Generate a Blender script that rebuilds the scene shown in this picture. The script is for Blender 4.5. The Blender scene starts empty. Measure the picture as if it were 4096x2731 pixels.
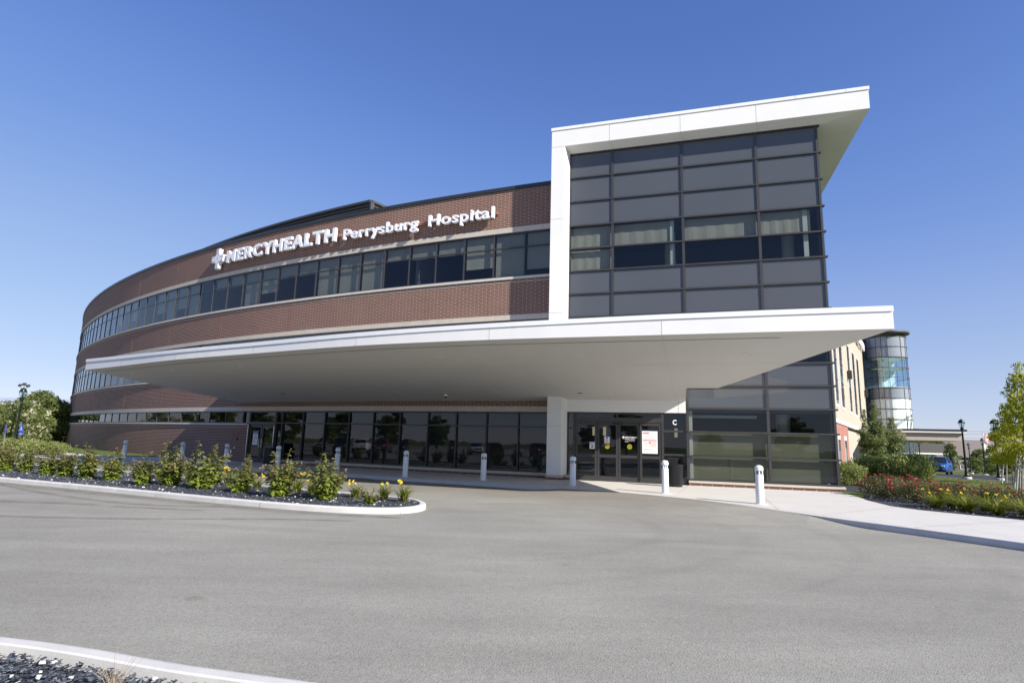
import bpy, math, random
import numpy as np
from math import sin, cos, pi, radians, hypot, sqrt, atan2
from mathutils import Vector, Matrix
from mathutils.geometry import delaunay_2d_cdt

scene = bpy.context.scene
col = scene.collection

# ---------------------------------------------------------------- camera
F_PX, PITCH, ROLL, EYE = 2341.1 / 4096.0, .17088, .0282, 1.514
cam_d = bpy.data.cameras.new("camera")
cam = bpy.data.objects.new("camera", cam_d)
col.objects.link(cam)
cam_d.sensor_width = 36.0
cam_d.lens = 36.0 * F_PX
cam_d.clip_start = .05
cam_d.clip_end = 6000
fw = Vector((0, cos(PITCH), sin(PITCH)))
r0 = Vector((1, 0, 0)); u0 = Vector((0, -sin(PITCH), cos(PITCH)))
rt = cos(ROLL) * r0 + sin(ROLL) * u0
up = -sin(ROLL) * r0 + cos(ROLL) * u0
m = Matrix((rt, up, -fw)).transposed().to_4x4()
m.translation = (0, 0, EYE)
cam.matrix_world = m
scene.camera = cam

# ---------------------------------------------------------------- world, sun, exposure
SUN_EL, SUN_AZ = radians(30), radians(132)        # azimuth clockwise from +Y
world = bpy.data.worlds.new("World")
scene.world = world
world.use_nodes = True
wt = world.node_tree
bg = wt.nodes["Background"]
sky = wt.nodes.new("ShaderNodeTexSky")
sky.sky_type = 'NISHITA'
sky.sun_disc = False
sky.sun_elevation = SUN_EL
sky.sun_rotation = SUN_AZ
sky.altitude = 0
sky.air_density = .9
sky.dust_density = 0
sky.ozone_density = 4
gm = wt.nodes.new("ShaderNodeGamma"); gm.inputs[1].default_value = .68
hs = wt.nodes.new("ShaderNodeHueSaturation"); hs.inputs["Saturation"].default_value = 1.27
wb = wt.nodes.new("ShaderNodeMix"); wb.data_type = 'RGBA'; wb.blend_type = 'MULTIPLY'
wb.inputs[0].default_value = 1; wb.inputs[7].default_value = (1, .93, 1.12, 1)      # camera white balance
wt.links.new(sky.outputs[0], gm.inputs[0]); wt.links.new(gm.outputs[0], hs.inputs["Color"])
wt.links.new(hs.outputs[0], wb.inputs[6])
# film response of the sky colours: a little haze-white towards the horizon, deeper violet-blue above
SK = .125 * 1.741 / 2
s1 = wt.nodes.new("ShaderNodeVectorMath"); s1.operation = 'SCALE'; s1.inputs[3].default_value = SK
s2 = wt.nodes.new("ShaderNodeVectorMath"); s2.operation = 'SCALE'; s2.inputs[3].default_value = 1 / SK
cv = wt.nodes.new("ShaderNodeRGBCurve")
for ci, pts in enumerate((((.0445, .0465), (.0635, .081), (.1175, .172), (.302, .31), (1, .7)), ((.092, .094), (.127, .150), (.2145, .255), (.41, .385), (1, .72)), ((.217, .258), (.288, .350), (.43, .428), (.52, .47), (1, .75)))):
    c_ = cv.mapping.curves[ci]
    c_.points[0].location = (0, 0); c_.points[-1].location = pts[-1]
    for p_ in pts[:-1]: c_.points.new(*p_)
cv.mapping.update()
wt.links.new(wb.outputs[2], s1.inputs[0]); wt.links.new(s1.outputs[0], cv.inputs[1]); wt.links.new(cv.outputs[0], s2.inputs[0]); wt.links.new(s2.outputs[0], bg.inputs[0])
bg.inputs[1].default_value = .125
sl = bpy.data.lights.new("sun", 'SUN')
sl.energy = 5.0
sl.angle = radians(.53)
sl.color = (1, .93, .83)
sun = bpy.data.objects.new("sun", sl)
col.objects.link(sun)
sd = Vector((sin(SUN_AZ) * cos(SUN_EL), cos(SUN_AZ) * cos(SUN_EL), sin(SUN_EL)))
sun.rotation_euler = sd.to_track_quat('Z', 'Y').to_euler()
sun.location = (30, -30, 40)
scene.view_settings.view_transform = 'Standard'
scene.view_settings.look = 'None'
scene.view_settings.exposure = .8
scene.view_settings.gamma = 1
scene.render.engine = 'CYCLES'
scene.cycles.max_bounces = 8
scene.cycles.transparent_max_bounces = 16

# ---------------------------------------------------------------- helpers
CX, CY, R = 41.252, 130.343, 111.03                # centre and radius of the curved front
NX, NY = .2987, .9543                              # tower: depth axis
DX, DY = .9543, -.2987                             # tower: axis along its front


def arc(s, off=0.0):
    a = s / R
    return (CX + (R + off) * sin(a), CY - (R + off) * cos(a))


def T(s, k):
    return (DX * s + NX * k, DY * s + NY * k)


def at(px, Y, h=EYE):
    """x of the point seen in photo column px at depth Y (world building aid, eye level)"""
    u = (px - 2048) / 2341.1
    py = 1769 + .0282 * (px - 2048)
    v = -(py - 1365.5) / 2341.1
    d = fw + u * rt + v * up
    return Y * d.x / d.y


def smooth(t):
    t = max(0.0, min(1.0, t))
    return t * t * (3 - 2 * t)


def gz(x, y):
    """height of the open ground: falls away gently on the right, far side"""
    return -.022 * max(0.0, y - 42) * smooth((x - 8) / 14) if y < 130 else -.022 * 88 * smooth((x - 8) / 14)


def link(o, parent=None):
    col.objects.link(o)
    if parent is not None:
        o.parent = parent
    return o


def tag(o, label=None, cat=None, group=None, kind=None):
    if label: o["label"] = label
    if cat: o["category"] = cat
    if group: o["group"] = group
    if kind: o["kind"] = kind
    return o


def empty(name, loc=(0, 0, 0), rz=0):
    o = bpy.data.objects.new(name, None)
    o.empty_display_size = .2
    o.location = loc
    o.rotation_euler = (0, 0, rz)
    return link(o)


def copy_tree(o, parent=None):
    c = o.copy()
    col.objects.link(c)
    c.parent = parent
    for ch in list(o.children):
        copy_tree(ch, c)
    return c


class MB:
    def __init__(self):
        self.v, self.f, self.uv, self.mi, self.cur = [], [], [], [], 0

    def add(self, vs, fs, uvs=None):
        b = len(self.v)
        self.v += [tuple(p) for p in vs]
        self.f += [tuple(i + b for i in f) for f in fs]
        self.mi += [self.cur] * len(fs)
        self.uv += list(uvs) if uvs else [None] * len(fs)
        return self

    def hexa(self, p, uvs=None):
        # p: 8 points, bottom 0-3 ccw, top 4-7
        return self.add(p, [(0, 3, 2, 1), (4, 5, 6, 7), (0, 1, 5, 4), (1, 2, 6, 5), (2, 3, 7, 6), (3, 0, 4, 7)], uvs)

    def box(self, x0, x1, y0, y1, z0, z1):
        return self.hexa([(x0, y0, z0), (x1, y0, z0), (x1, y1, z0), (x0, y1, z0),
                          (x0, y0, z1), (x1, y0, z1), (x1, y1, z1), (x0, y1, z1)])

    def tbox(self, s0, s1, k0, k1, z0, z1):
        """box in the tower's own axes, uv in metres"""
        a, b, c, d = T(s0, k0), T(s1, k0), T(s1, k1), T(s0, k1)
        uv = [((s0, k0), (s0, k1), (s1, k1), (s1, k0)), ((s0, k0), (s1, k0), (s1, k1), (s0, k1)),
              ((s0, z0), (s1, z0), (s1, z1), (s0, z1)), ((k0, z0), (k1, z0), (k1, z1), (k0, z1)),
              ((s1, z0), (s0, z0), (s0, z1), (s1, z1)), ((k1, z0), (k0, z0), (k0, z1), (k1, z1))]
        return self.hexa([(*a, z0), (*b, z0), (*c, z0), (*d, z0), (*a, z1), (*b, z1), (*c, z1), (*d, z1)], uv)

    def abox(self, s0, s1, o0, o1, z0, z1, step=1.2):
        """curved box along the front; o0 inner offset, o1 outer"""
        n = max(1, int(math.ceil((s1 - s0) / step)))
        vs, fs, uv = [], [], []
        for i in range(n + 1):
            s = s0 + (s1 - s0) * i / n
            a, b = arc(s, o1), arc(s, o0)
            vs += [(*a, z0), (*b, z0), (*b, z1), (*a, z1)]
        for i in range(n):
            q, w = 4 * i, 4 * i + 4
            sa, sb = s0 + (s1 - s0) * i / n, s0 + (s1 - s0) * (i + 1) / n
            fs += [(q, w, w + 3, q + 3), (q + 1, q + 2, w + 2, w + 1), (q + 3, w + 3, w + 2, q + 2), (q, q + 1, w + 1, w)]
            uv += [((sa, z0), (sb, z0), (sb, z1), (sa, z1)), ((sa, z0), (sa, z1), (sb, z1), (sb, z0)),
                   ((sa, 0), (sb, 0), (sb, .1), (sa, .1)), ((sa, 0), (sa, .1), (sb, .1), (sb, 0))]
        e = 4 * n
        fs += [(0, 3, 2, 1), (e, e + 1, e + 2, e + 3)]
        uv += [((0, z0), (0, z1), (.3, z1), (.3, z0)), ((0, z0), (.3, z0), (.3, z1), (0, z1))]
        return self.add(vs, fs, uv)

    def tube(self, pts, rad, n=8, cap=True):
        pts = [Vector(p) for p in pts]
        if not hasattr(rad, '__len__'): rad = [rad] * len(pts)
        vs, fs = [], []
        for i, p in enumerate(pts):
            d = (pts[min(i + 1, len(pts) - 1)] - pts[max(i - 1, 0)]).normalized()
            a = d.orthogonal().normalized() if abs(d.z) < .99 else Vector((1, 0, 0))
            if abs(d.z) < .99: a = d.cross(Vector((0, 0, 1))).normalized()
            b = d.cross(a)
            for j in range(n):
                t = 2 * pi * j / n
                vs.append(p + rad[i] * (cos(t) * a + sin(t) * b))
        for i in range(len(pts) - 1):
            for j in range(n):
                k = (j + 1) % n
                fs.append((i * n + j, (i + 1) * n + j, (i + 1) * n + k, i * n + k))
        if cap:
            fs.append(tuple(range(n)))
            fs.append(tuple(reversed(range((len(pts) - 1) * n, len(pts) * n))))
        return self.add(vs, fs)

    def lathe(self, prof, x=0, y=0, n=24):
        """prof: (radius, z) bottom to top"""
        vs, fs = [], []
        for r, z in prof:
            for j in range(n):
                t = 2 * pi * j / n
                vs.append((x + r * cos(t), y + r * sin(t), z))
        for i in range(len(prof) - 1):
            for j in range(n):
                k = (j + 1) % n
                fs.append((i * n + j, i * n + k, (i + 1) * n + k, (i + 1) * n + j))
        fs.append(tuple(reversed(range(n))))
        fs.append(tuple(range((len(prof) - 1) * n, len(prof) * n)))
        return self.add(vs, fs)

    def prism(self, poly, z0, z1):
        n = len(poly)
        vs = [(x, y, z0) for x, y in poly] + [(x, y, z1) for x, y in poly]
        fs = [tuple(reversed(range(n))), tuple(range(n, 2 * n))]
        fs += [(i, (i + 1) % n, n + (i + 1) % n, n + i) for i in range(n)]
        return self.add(vs, fs)

    def fill(self, poly, z, step=1.5, uvscale=1.0, holes=()):
        """triangulated sheet over a plan polygon with inner points; z may be a function"""
        zf = z if callable(z) else (lambda x, y: z)
        P, E = [], []
        for pl in (poly, *holes):
            b = len(P); n = len(pl)
            dense = []
            for i in range(n):
                a, c = pl[i], pl[(i + 1) % n]
                L = hypot(c[0] - a[0], c[1] - a[1]); q = max(1, int(L / step)) if step else 1
                for j in range(q):
                    dense.append((a[0] + (c[0] - a[0]) * j / q, a[1] + (c[1] - a[1]) * j / q))
            m_ = len(dense)
            P += dense
            E += [(b + i, b + (i + 1) % m_) for i in range(m_)]
        if step:
            xs = [p[0] for p in poly]; ys = [p[1] for p in poly]
            x = min(xs) + step * .5
            while x < max(xs):
                y = min(ys) + step * .37
                while y < max(ys):
                    if inside(x, y, poly) and not any(inside(x, y, h) for h in holes) and all(
                            edge_d(x, y, q) > step * .35 for q in (poly, *holes)):
                        P.append((x, y))
                    y += step
                x += step
        ov, oe, of, *_ = delaunay_2d_cdt([Vector(p) for p in P], E, [], 2, 1e-5)
        fs, vs = [], [(p.x, p.y, zf(p.x, p.y)) for p in ov]
        for f in of:
            cx = sum(ov[i].x for i in f) / len(f); cy = sum(ov[i].y for i in f) / len(f)
            if inside(cx, cy, poly) and not any(inside(cx, cy, h) for h in holes):
                a, b, c = [ov[i] for i in f[:3]]
                if (b - a).cross(c - a) < 0: f = list(reversed(f))
                fs.append(tuple(f))
        return self.add(vs, fs)

    def build(self, name, mats, parent=None, smooth_=False, bevel=0, auto=False, tint=None):
        me = bpy.data.meshes.new(name)
        me.from_pydata(self.v, [], self.f)
        if any(u is not None for u in self.uv):
            uvl = me.uv_layers.new(name="UVMap")
            flat = []
            for f, u in zip(self.f, self.uv):
                u = u if u is not None else [(0, 0)] * len(f)
                for c in u: flat += [c[0], c[1]]
            uvl.data.foreach_set("uv", flat)
        mats = mats if isinstance(mats, (list, tuple)) else [mats]
        for mm in mats: me.materials.append(mm)
        if len(mats) > 1: me.polygons.foreach_set("material_index", self.mi)
        if smooth_:
            me.polygons.foreach_set("use_smooth", [True] * len(me.polygons))
            if auto: me.set_sharp_from_angle(angle=radians(auto))
        me.update()
        o = link(bpy.data.objects.new(name, me), parent)
        if bevel:
            b = o.modifiers.new("bevel", 'BEVEL'); b.width = bevel; b.segments = 2
            b.limit_method = 'ANGLE'; b.harden_normals = False
        return o


def inside(x, y, poly):
    r = False; n = len(poly); j = n - 1
    for i in range(n):
        xi, yi = poly[i]; xj, yj = poly[j]
        if (yi > y) != (yj > y) and x < (xj - xi) * (y - yi) / (yj - yi) + xi: r = not r
        j = i
    return r


def seg_d(x, y, a, b):
    dx, dy = b[0] - a[0], b[1] - a[1]
    t = ((x - a[0]) * dx + (y - a[1]) * dy) / max(1e-9, dx * dx + dy * dy)
    t = max(0, min(1, t))
    return hypot(x - a[0] - t * dx, y - a[1] - t * dy)


def edge_d(x, y, poly):
    return min(seg_d(x, y, poly[i], poly[(i + 1) % len(poly)]) for i in range(len(poly)))


def chaikin(p, n=2, closed=False):
    for _ in range(n):
        q = []
        m_ = len(p)
        if not closed: q.append(p[0])
        for i in range(m_ if closed else m_ - 1):
            a, b = p[i], p[(i + 1) % m_]
            q.append((a[0] * .75 + b[0] * .25, a[1] * .75 + b[1] * .25))
            q.append((a[0] * .25 + b[0] * .75, a[1] * .25 + b[1] * .75))
        if not closed: q.append(p[-1])
        p = q
    return p


def offset_line(p, d, closed=False):
    """shift a polyline sideways (to its left for d > 0)"""
    out = []; n = len(p)
    for i in range(n):
        a = p[(i - 1) % n] if (closed or i > 0) else p[i]
        b = p[(i + 1) % n] if (closed or i < n - 1) else p[i]
        dx, dy = b[0] - a[0], b[1] - a[1]; L = hypot(dx, dy) or 1
        out.append((p[i][0] - dy / L * d, p[i][1] + dx / L * d))
    return out


# ---------------------------------------------------------------- materials
def nmat(name):
    mt = bpy.data.materials.new(name); mt.use_nodes = True
    nt = mt.node_tree
    return mt, nt, nt.nodes["Principled BSDF"]


def N(nt, t, **k):
    n = nt.nodes.new(t)
    for a, v in k.items(): setattr(n, a, v)
    return n


def ramp(nt, fac, stops):
    r = N(nt, "ShaderNodeValToRGB")
    els = r.color_ramp.elements
    while len(els) > 1: els.remove(els[0])
    els[0].position = stops[0][0]; els[0].color = (*stops[0][1], 1)
    for p, c in stops[1:]:
        e = els.new(p); e.color = (*c, 1)
    nt.links.new(fac, r.inputs[0])
    return r.outputs[0]


def noise(nt, scale, detail=4, rough=.6, vec=None, dist=0):
    n = N(nt, "ShaderNodeTexNoise")
    n.inputs["Scale"].default_value = scale; n.inputs["Detail"].default_value = detail
    n.inputs["Roughness"].default_value = rough; n.inputs["Distortion"].default_value = dist
    if vec is None:
        g = N(nt, "ShaderNodeNewGeometry"); vec = g.outputs["Position"]
    nt.links.new(vec, n.inputs["Vector"])
    return n.outputs[0]


def mixc(nt, fac, a, b, mode='MIX'):
    n = N(nt, "ShaderNodeMix", data_type='RGBA', blend_type=mode)
    for i, v in ((0, fac), (6, a), (7, b)):
        if isinstance(v, (int, float)): n.inputs[i].default_value = v
        elif isinstance(v, tuple): n.inputs[i].default_value = (*v, 1)
        else: nt.links.new(v, n.inputs[i])
    return n.outputs[2]


def bump(nt, h, strength, dist=.01):
    b = N(nt, "ShaderNodeBump")
    b.inputs["Strength"].default_value = strength; b.inputs["Distance"].default_value = dist
    nt.links.new(h, b.inputs["Height"])
    return b.outputs[0]


def simple(name, c, rough=.6, metal=0, var=0.0, vscale=3, bmp=0, bscale=40, spec=.5):
    mt, nt, p = nmat(name)
    p.inputs["Roughness"].default_value = rough; p.inputs["Metallic"].default_value = metal
    p.inputs["Specular IOR Level"].default_value = spec
    if var:
        lo = tuple(x * (1 - var) for x in c); hi = tuple(min(1, x * (1 + var)) for x in c)
        nt.links.new(ramp(nt, noise(nt, vscale), [(.3, lo), (.7, hi)]), p.inputs["Base Color"])
    else:
        p.inputs["Base Color"].default_value = (*c, 1)
    if bmp: nt.links.new(bump(nt, noise(nt, bscale), bmp, .01), p.inputs["Normal"])
    return mt


M = {}
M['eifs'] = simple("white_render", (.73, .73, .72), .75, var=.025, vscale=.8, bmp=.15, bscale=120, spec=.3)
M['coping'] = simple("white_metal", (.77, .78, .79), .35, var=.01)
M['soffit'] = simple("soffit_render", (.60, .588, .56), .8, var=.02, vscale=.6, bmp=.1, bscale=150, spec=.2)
M['joint'] = simple("dark_joint", (.30, .30, .29), .8)  # darker grey of the thin joint strips
M['fjoint'] = simple("fine_joint", (.50, .50, .49), .8)
M['bronze'] = simple("bronze_metal", (.058, .055, .055), .42, metal=.3, var=.05)
M['darkcap'] = simple("dark_coping", (.045, .05, .052), .38, metal=.4, var=.05)
M['louver'] = simple("louver_metal", (.075, .073, .073), .45, metal=.4, var=.05)
M['black'] = simple("black_plastic", (.012, .012, .014), .42, var=.1, vscale=12, bmp=.1)
M['polemetal'] = simple("black_pole_paint", (.010, .016, .015), .32, metal=.2)
M['bollard'] = simple("bollard_paint", (.72, .74, .77), .38, var=.02, vscale=6)
M['lens'] = simple("bollard_lens", (.5, .55, .6), .12)
M['chrome'] = simple("brushed_steel", (.7, .7, .7), .25, metal=1)
M['letterface'] = simple("letter_face", (.84, .86, .92), .35)
M['letter'] = simple("letter_white", (.86, .87, .9), .4)
M['raceway'] = simple("raceway_red", (.26, .105, .08), .55, var=.05)
M['navy'] = simple("navy_line", (.03, .045, .12), .5)
M['paper'] = simple("paper", (.78, .79, .82), .6)
M['red'] = simple("print_red", (.45, .03, .06), .6)
M['pink'] = simple("print_pink", (.80, .62, .58), .6)
M['ink'] = simple("print_ink", (.25, .25, .28), .6)
M['faint'] = simple("print_faint", (.55, .55, .57), .6)
M['bluehead'] = simple("print_blue", (.01, .14, .33), .6)
M['signblue'] = simple("sign_blue", (.02, .08, .42), .4)
M['yellow'] = simple("sticker_yellow", (.38, .33, .015), .5)
M['vinyl'] = simple("white_vinyl", (.85, .86, .88), .5)
M['room'] = simple("room_paint", (.16, .17, .185), .8, var=.15, vscale=.7)
M['roomdark'] = simple("room_dark", (.05, .052, .055), .8, var=.3, vscale=.9)
M['column'] = simple("column_paint", (.75, .77, .68), .6)
M['roofing'] = simple("roof_membrane", (.35, .35, .34), .8)
M['stake'] = simple("stake_wood", (.38, .37, .34), .8, var=.15, vscale=20)
M['bark'] = simple("bark", (.11, .09, .07), .9, var=.3, vscale=30, bmp=.5, bscale=60)
M['beige'] = simple("beige_render", (.42, .36, .295), .85, var=.04, vscale=.5, bmp=.1)
M['wglass_w'] = simple("white_back_panel", (.72, .80, .78), .15)
M['winwhite'] = simple("window_surround", (.75, .73, .68), .6)
M['roofbrown'] = simple("brown_shingles", (.17, .145, .13), .9, var=.15, vscale=6, bmp=.4, bscale=8)
M['wallbrown'] = simple("brown_siding", (.09, .08, .075), .8, var=.1)
M['steelroof'] = simple("ribbed_steel_roof", (.42, .45, .5), .5)
M['steelwall'] = simple("white_steel_wall", (.72, .74, .74), .5, var=.03)
M['redsign'] = simple("red_letters", (.6, .03, .03), .5)
M['tan'] = simple("tan_fascia", (.42, .38, .32), .75, var=.04)
M['rubber'] = simple("tyre_rubber", (.015, .015, .015), .8)
M['carglass'] = simple("car_glass", (.01, .012, .014), .05)
M['headlight'] = simple("headlight_glass", (.8, .82, .85), .1)


def stone_mat(name, c, jw=2.4):
    mt, nt, p = nmat(name)
    tc = N(nt, "ShaderNodeTexCoord")
    b = N(nt, "ShaderNodeTexBrick", offset=0.0, squash=1.0)
    b.inputs["Scale"].default_value = 1; b.inputs["Brick Width"].default_value = jw
    b.inputs["Row Height"].default_value = 60; b.inputs["Mortar Size"].default_value = .006
    b.inputs["Color1"].default_value = (1, 1, 1, 1); b.inputs["Color2"].default_value = (.93, .93, .93, 1)
    b.inputs["Mortar"].default_value = (.62, .6, .57, 1)
    nt.links.new(tc.outputs["UV"], b.inputs["Vector"])
    base = ramp(nt, noise(nt, 2.2, 6), [(.3, tuple(x * .93 for x in c)), (.7, tuple(x * 1.05 for x in c))])
    nt.links.new(mixc(nt, 1.0, base, b.outputs[0], 'MULTIPLY'), p.inputs["Base Color"])
    p.inputs["Roughness"].default_value = .85
    nt.links.new(bump(nt, noise(nt, 60), .15), p.inputs["Normal"])
    return mt


def brick_mat(name, c1, c2, c3, mortar, w=.42, h=.0945):
    mt, nt, p = nmat(name)
    tc = N(nt, "ShaderNodeTexCoord")
    b = N(nt, "ShaderNodeTexBrick", offset=.5, squash=1.0)
    b.inputs["Scale"].default_value = 1; b.inputs["Brick Width"].default_value = w
    b.inputs["Row Height"].default_value = h; b.inputs["Mortar Size"].default_value = .0085
    b.inputs["Mortar Smooth"].default_value = .1; b.inputs["Bias"].default_value = 0
    b.inputs["Color1"].default_value = (*c1, 1); b.inputs["Color2"].default_value = (*c2, 1)
    b.inputs["Mortar"].default_value = (*mortar, 1)
    nt.links.new(tc.outputs["UV"], b.inputs["Vector"])
    # rare darker bricks
    b2 = N(nt, "ShaderNodeTexBrick", offset=.5, squash=1.0)
    for k in ("Scale", "Brick Width", "Row Height", "Mortar Size"):
        b2.inputs[k].default_value = b.inputs[k].default_value
    b2.inputs["Bias"].default_value = -.55
    b2.inputs["Color1"].default_value = (1, 1, 1, 1); b2.inputs["Color2"].default_value = (*c3, 1)
    b2.inputs["Mortar"].default_value = (1, 1, 1, 1)
    nt.links.new(tc.outputs["UV"], b2.inputs["Vector"])
    c = mixc(nt, 1.0, b.outputs[0], b2.outputs[0], 'MULTIPLY')
    blot = ramp(nt, noise(nt, .6, 5), [(.3, (.92, .92, .92)), (.7, (1.06, 1.05, 1.05))])
    nt.links.new(mixc(nt, 1.0, c, blot, 'MULTIPLY'), p.inputs["Base Color"])
    p.inputs["Roughness"].default_value = .88
    inv = N(nt, "ShaderNodeMath", operation='SUBTRACT'); inv.inputs[0].default_value = 1
    nt.links.new(b.outputs["Fac"], inv.inputs[1])
    nt.links.new(bump(nt, inv.outputs[0], .25, .005), p.inputs["Normal"])
    return mt


M['stone'] = stone_mat("limestone_band", (.55, .50, .42))
M['sill'] = stone_mat("limestone_sill", (.58, .55, .49))
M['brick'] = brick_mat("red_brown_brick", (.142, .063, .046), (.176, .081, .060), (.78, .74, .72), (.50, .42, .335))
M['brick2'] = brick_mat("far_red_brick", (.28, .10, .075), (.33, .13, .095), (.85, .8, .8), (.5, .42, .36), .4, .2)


def glass_mat(name, tint=(.42, .46, .5), ior=1.62, wav=.012, extra=0.0):
    mt, nt, p = nmat(name)
    out = [n for n in nt.nodes if n.type == 'OUTPUT_MATERIAL'][0]
    nt.nodes.remove(p)
    tr = N(nt, "ShaderNodeBsdfTransparent"); tr.inputs[0].default_value = (*tint, 1)
    gl = N(nt, "ShaderNodeBsdfGlossy"); gl.inputs["Roughness"].default_value = .012
    gl.inputs[0].default_value = (.88, .93, 1, 1)
    fr = N(nt, "ShaderNodeFresnel")
    gb = N(nt, "ShaderNodeNewGeometry"); mi = N(nt, "ShaderNodeMix", data_type='FLOAT')
    mi.inputs[2].default_value = ior; mi.inputs[3].default_value = 1 / ior          # a thin pane reflects alike from both sides
    nt.links.new(gb.outputs["Backfacing"], mi.inputs[0]); nt.links.new(mi.outputs[0], fr.inputs[0])
    nb = bump(nt, noise(nt, .9, 2, .4), wav, .2)
    nt.links.new(nb, gl.inputs["Normal"]); nt.links.new(nb, fr.inputs["Normal"])
    ad = N(nt, "ShaderNodeMath", operation='ADD', use_clamp=True); ad.inputs[1].default_value = extra
    nt.links.new(fr.outputs[0], ad.inputs[0])
    mx = N(nt, "ShaderNodeMixShader")
    nt.links.new(ad.outputs[0], mx.inputs[0]); nt.links.new(tr.outputs[0], mx.inputs[1]); nt.links.new(gl.outputs[0], mx.inputs[2])
    nt.links.new(mx.outputs[0], out.inputs[0])
    return mt


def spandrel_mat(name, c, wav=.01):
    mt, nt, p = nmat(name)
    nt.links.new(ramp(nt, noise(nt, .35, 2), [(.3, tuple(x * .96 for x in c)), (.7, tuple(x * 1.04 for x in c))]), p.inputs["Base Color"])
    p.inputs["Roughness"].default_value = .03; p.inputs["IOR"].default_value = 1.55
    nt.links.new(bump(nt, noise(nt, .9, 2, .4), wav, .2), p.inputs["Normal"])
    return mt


M['glass'] = glass_mat("tinted_glass", (.52, .555, .57), 1.5)
M['doorglass'] = glass_mat("door_glass", (.42, .44, .45), 1.58)
M['clear'] = glass_mat("clear_glass", (.82, .92, .95), 1.5, .005)
M['drumglass'] = glass_mat("drum_glass", (.68, .80, .88), 1.9, .01)
M['spandrel'] = spandrel_mat("grey_spandrel_glass", (.078, .084, .094))
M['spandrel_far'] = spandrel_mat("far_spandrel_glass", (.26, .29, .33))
M['blind_olive'] = simple("olive_shade", (.27, .265, .165), .85, var=.05, vscale=.6)
M['blind'] = simple("roller_blind", (.50, .475, .38), .8, var=.03, vscale=2)


def concrete(name, c, sc=1.0, dirt=.1):
    mt, nt, p = nmat(name)
    g = N(nt, "ShaderNodeNewGeometry")
    a = ramp(nt, noise(nt, 1.1 * sc, 7, .65, g.outputs["Position"]), [(.28, tuple(x * (1 - dirt) for x in c)), (.72, tuple(x * (1 + dirt * .5) for x in c))])
    f = ramp(nt, noise(nt, 90, 3, .7), [(.3, (.9, .9, .9)), (.7, (1.05, 1.05, 1.05))])
    nt.links.new(mixc(nt, 1.0, a, f, 'MULTIPLY'), p.inputs["Base Color"])
    p.inputs["Roughness"].default_value = .9; p.inputs["Specular IOR Level"].default_value = .2
    nt.links.new(bump(nt, noise(nt, 120), .2, .004), p.inputs["Normal"])
    return mt


M['walk'] = concrete("concrete_walk", (.565, .55, .525), 1, .08)
M['kerb'] = concrete("concrete_kerb", (.57, .56, .535), 2, .14)
M['road2'] = concrete("dark_asphalt", (.045, .045, .05), 1, .15)


def asphalt():
    mt, nt, p = nmat("worn_asphalt")
    g = N(nt, "ShaderNodeNewGeometry"); P = g.outputs["Position"]
    mp = N(nt, "ShaderNodeMapping"); mp.inputs["Rotation"].default_value = (0, 0, radians(-28)); mp.inputs["Scale"].default_value = (.35, 1.6, 1)
    nt.links.new(P, mp.inputs["Vector"])
    big = ramp(nt, noise(nt, .22, 6, .6, P), [(.3, (.238, .231, .204)), (.5, (.276, .269, .237)), (.68, (.309, .303, .267))])
    st = ramp(nt, noise(nt, .8, 6, .65, mp.outputs[0], .4), [(.3, (.88, .875, .87)), (.7, (1.07, 1.07, 1.07))])
    c = mixc(nt, 1, big, st, 'MULTIPLY')
    # worn, darker brown wheel path along the entrance kerb (circle-shaped band of grime)
    sx = N(nt, "ShaderNodeVectorMath", operation='DISTANCE'); sx.inputs[1].default_value = (CX, CY, 0)
    sep = N(nt, "ShaderNodeSeparateXYZ"); nt.links.new(P, sep.inputs[0])
    cmb = N(nt, "ShaderNodeCombineXYZ"); nt.links.new(sep.outputs[0], cmb.inputs[0]); nt.links.new(sep.outputs[1], cmb.inputs[1])
    nt.links.new(cmb.outputs[0], sx.inputs[0])
    nz = noise(nt, .5, 5, .6, P)
    ad = N(nt, "ShaderNodeMath", operation='MULTIPLY_ADD'); ad.inputs[1].default_value = 2.2
    nt.links.new(nz, ad.inputs[0]); nt.links.new(sx.outputs["Value"], ad.inputs[2])
    mr = N(nt, "ShaderNodeMapRange"); mr.inputs["From Min"].default_value = 116.6; mr.inputs["From Max"].default_value = 121.2
    mr.inputs["To Min"].default_value = 1; mr.inputs["To Max"].default_value = 0
    nt.links.new(ad.outputs[0], mr.inputs["Value"])
    sc_ = N(nt, "ShaderNodeMath", operation='MULTIPLY'); sc_.inputs[1].default_value = .62
    nt.links.new(mr.outputs[0], sc_.inputs[0])
    c = mixc(nt, sc_.outputs[0], c, (.165, .145, .125))
    # aggregate speckle
    vo = N(nt, "ShaderNodeTexVoronoi"); vo.inputs["Scale"].default_value = 75; nt.links.new(P, vo.inputs["Vector"])
    sp = ramp(nt, vo.outputs["Color"], [(.0, (.62, .62, .63)), (.35, (.95, .95, .95)), (.8, (1.08, 1.08, 1.07)), (1, (1.35, 1.33, 1.3))])
    c = mixc(nt, .8, c, mixc(nt, 1, c, sp, 'MULTIPLY'))
    fn = ramp(nt, noise(nt, 14, 4, .8, P), [(.32, (.93, .93, .93)), (.68, (1.06, 1.06, 1.06))])
    c = mixc(nt, 1, c, fn, 'MULTIPLY')
    # few oil spots
    sp2 = ramp(nt, noise(nt, 1.35, 2, .4, P), [(.0, (1, 1, 1)), (.72, (1, 1, 1)), (.76, (.84, .81, .78))])
    c = mixc(nt, 1, c, sp2, 'MULTIPLY')
    nt.links.new(c, p.inputs["Base Color"])
    p.inputs["Roughness"].default_value = .92; p.inputs["Specular IOR Level"].default_value = .25
    nt.links.new(bump(nt, vo.outputs["Distance"], .5, .006), p.inputs["Normal"])
    return mt


M['asphalt'] = asphalt()


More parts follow.
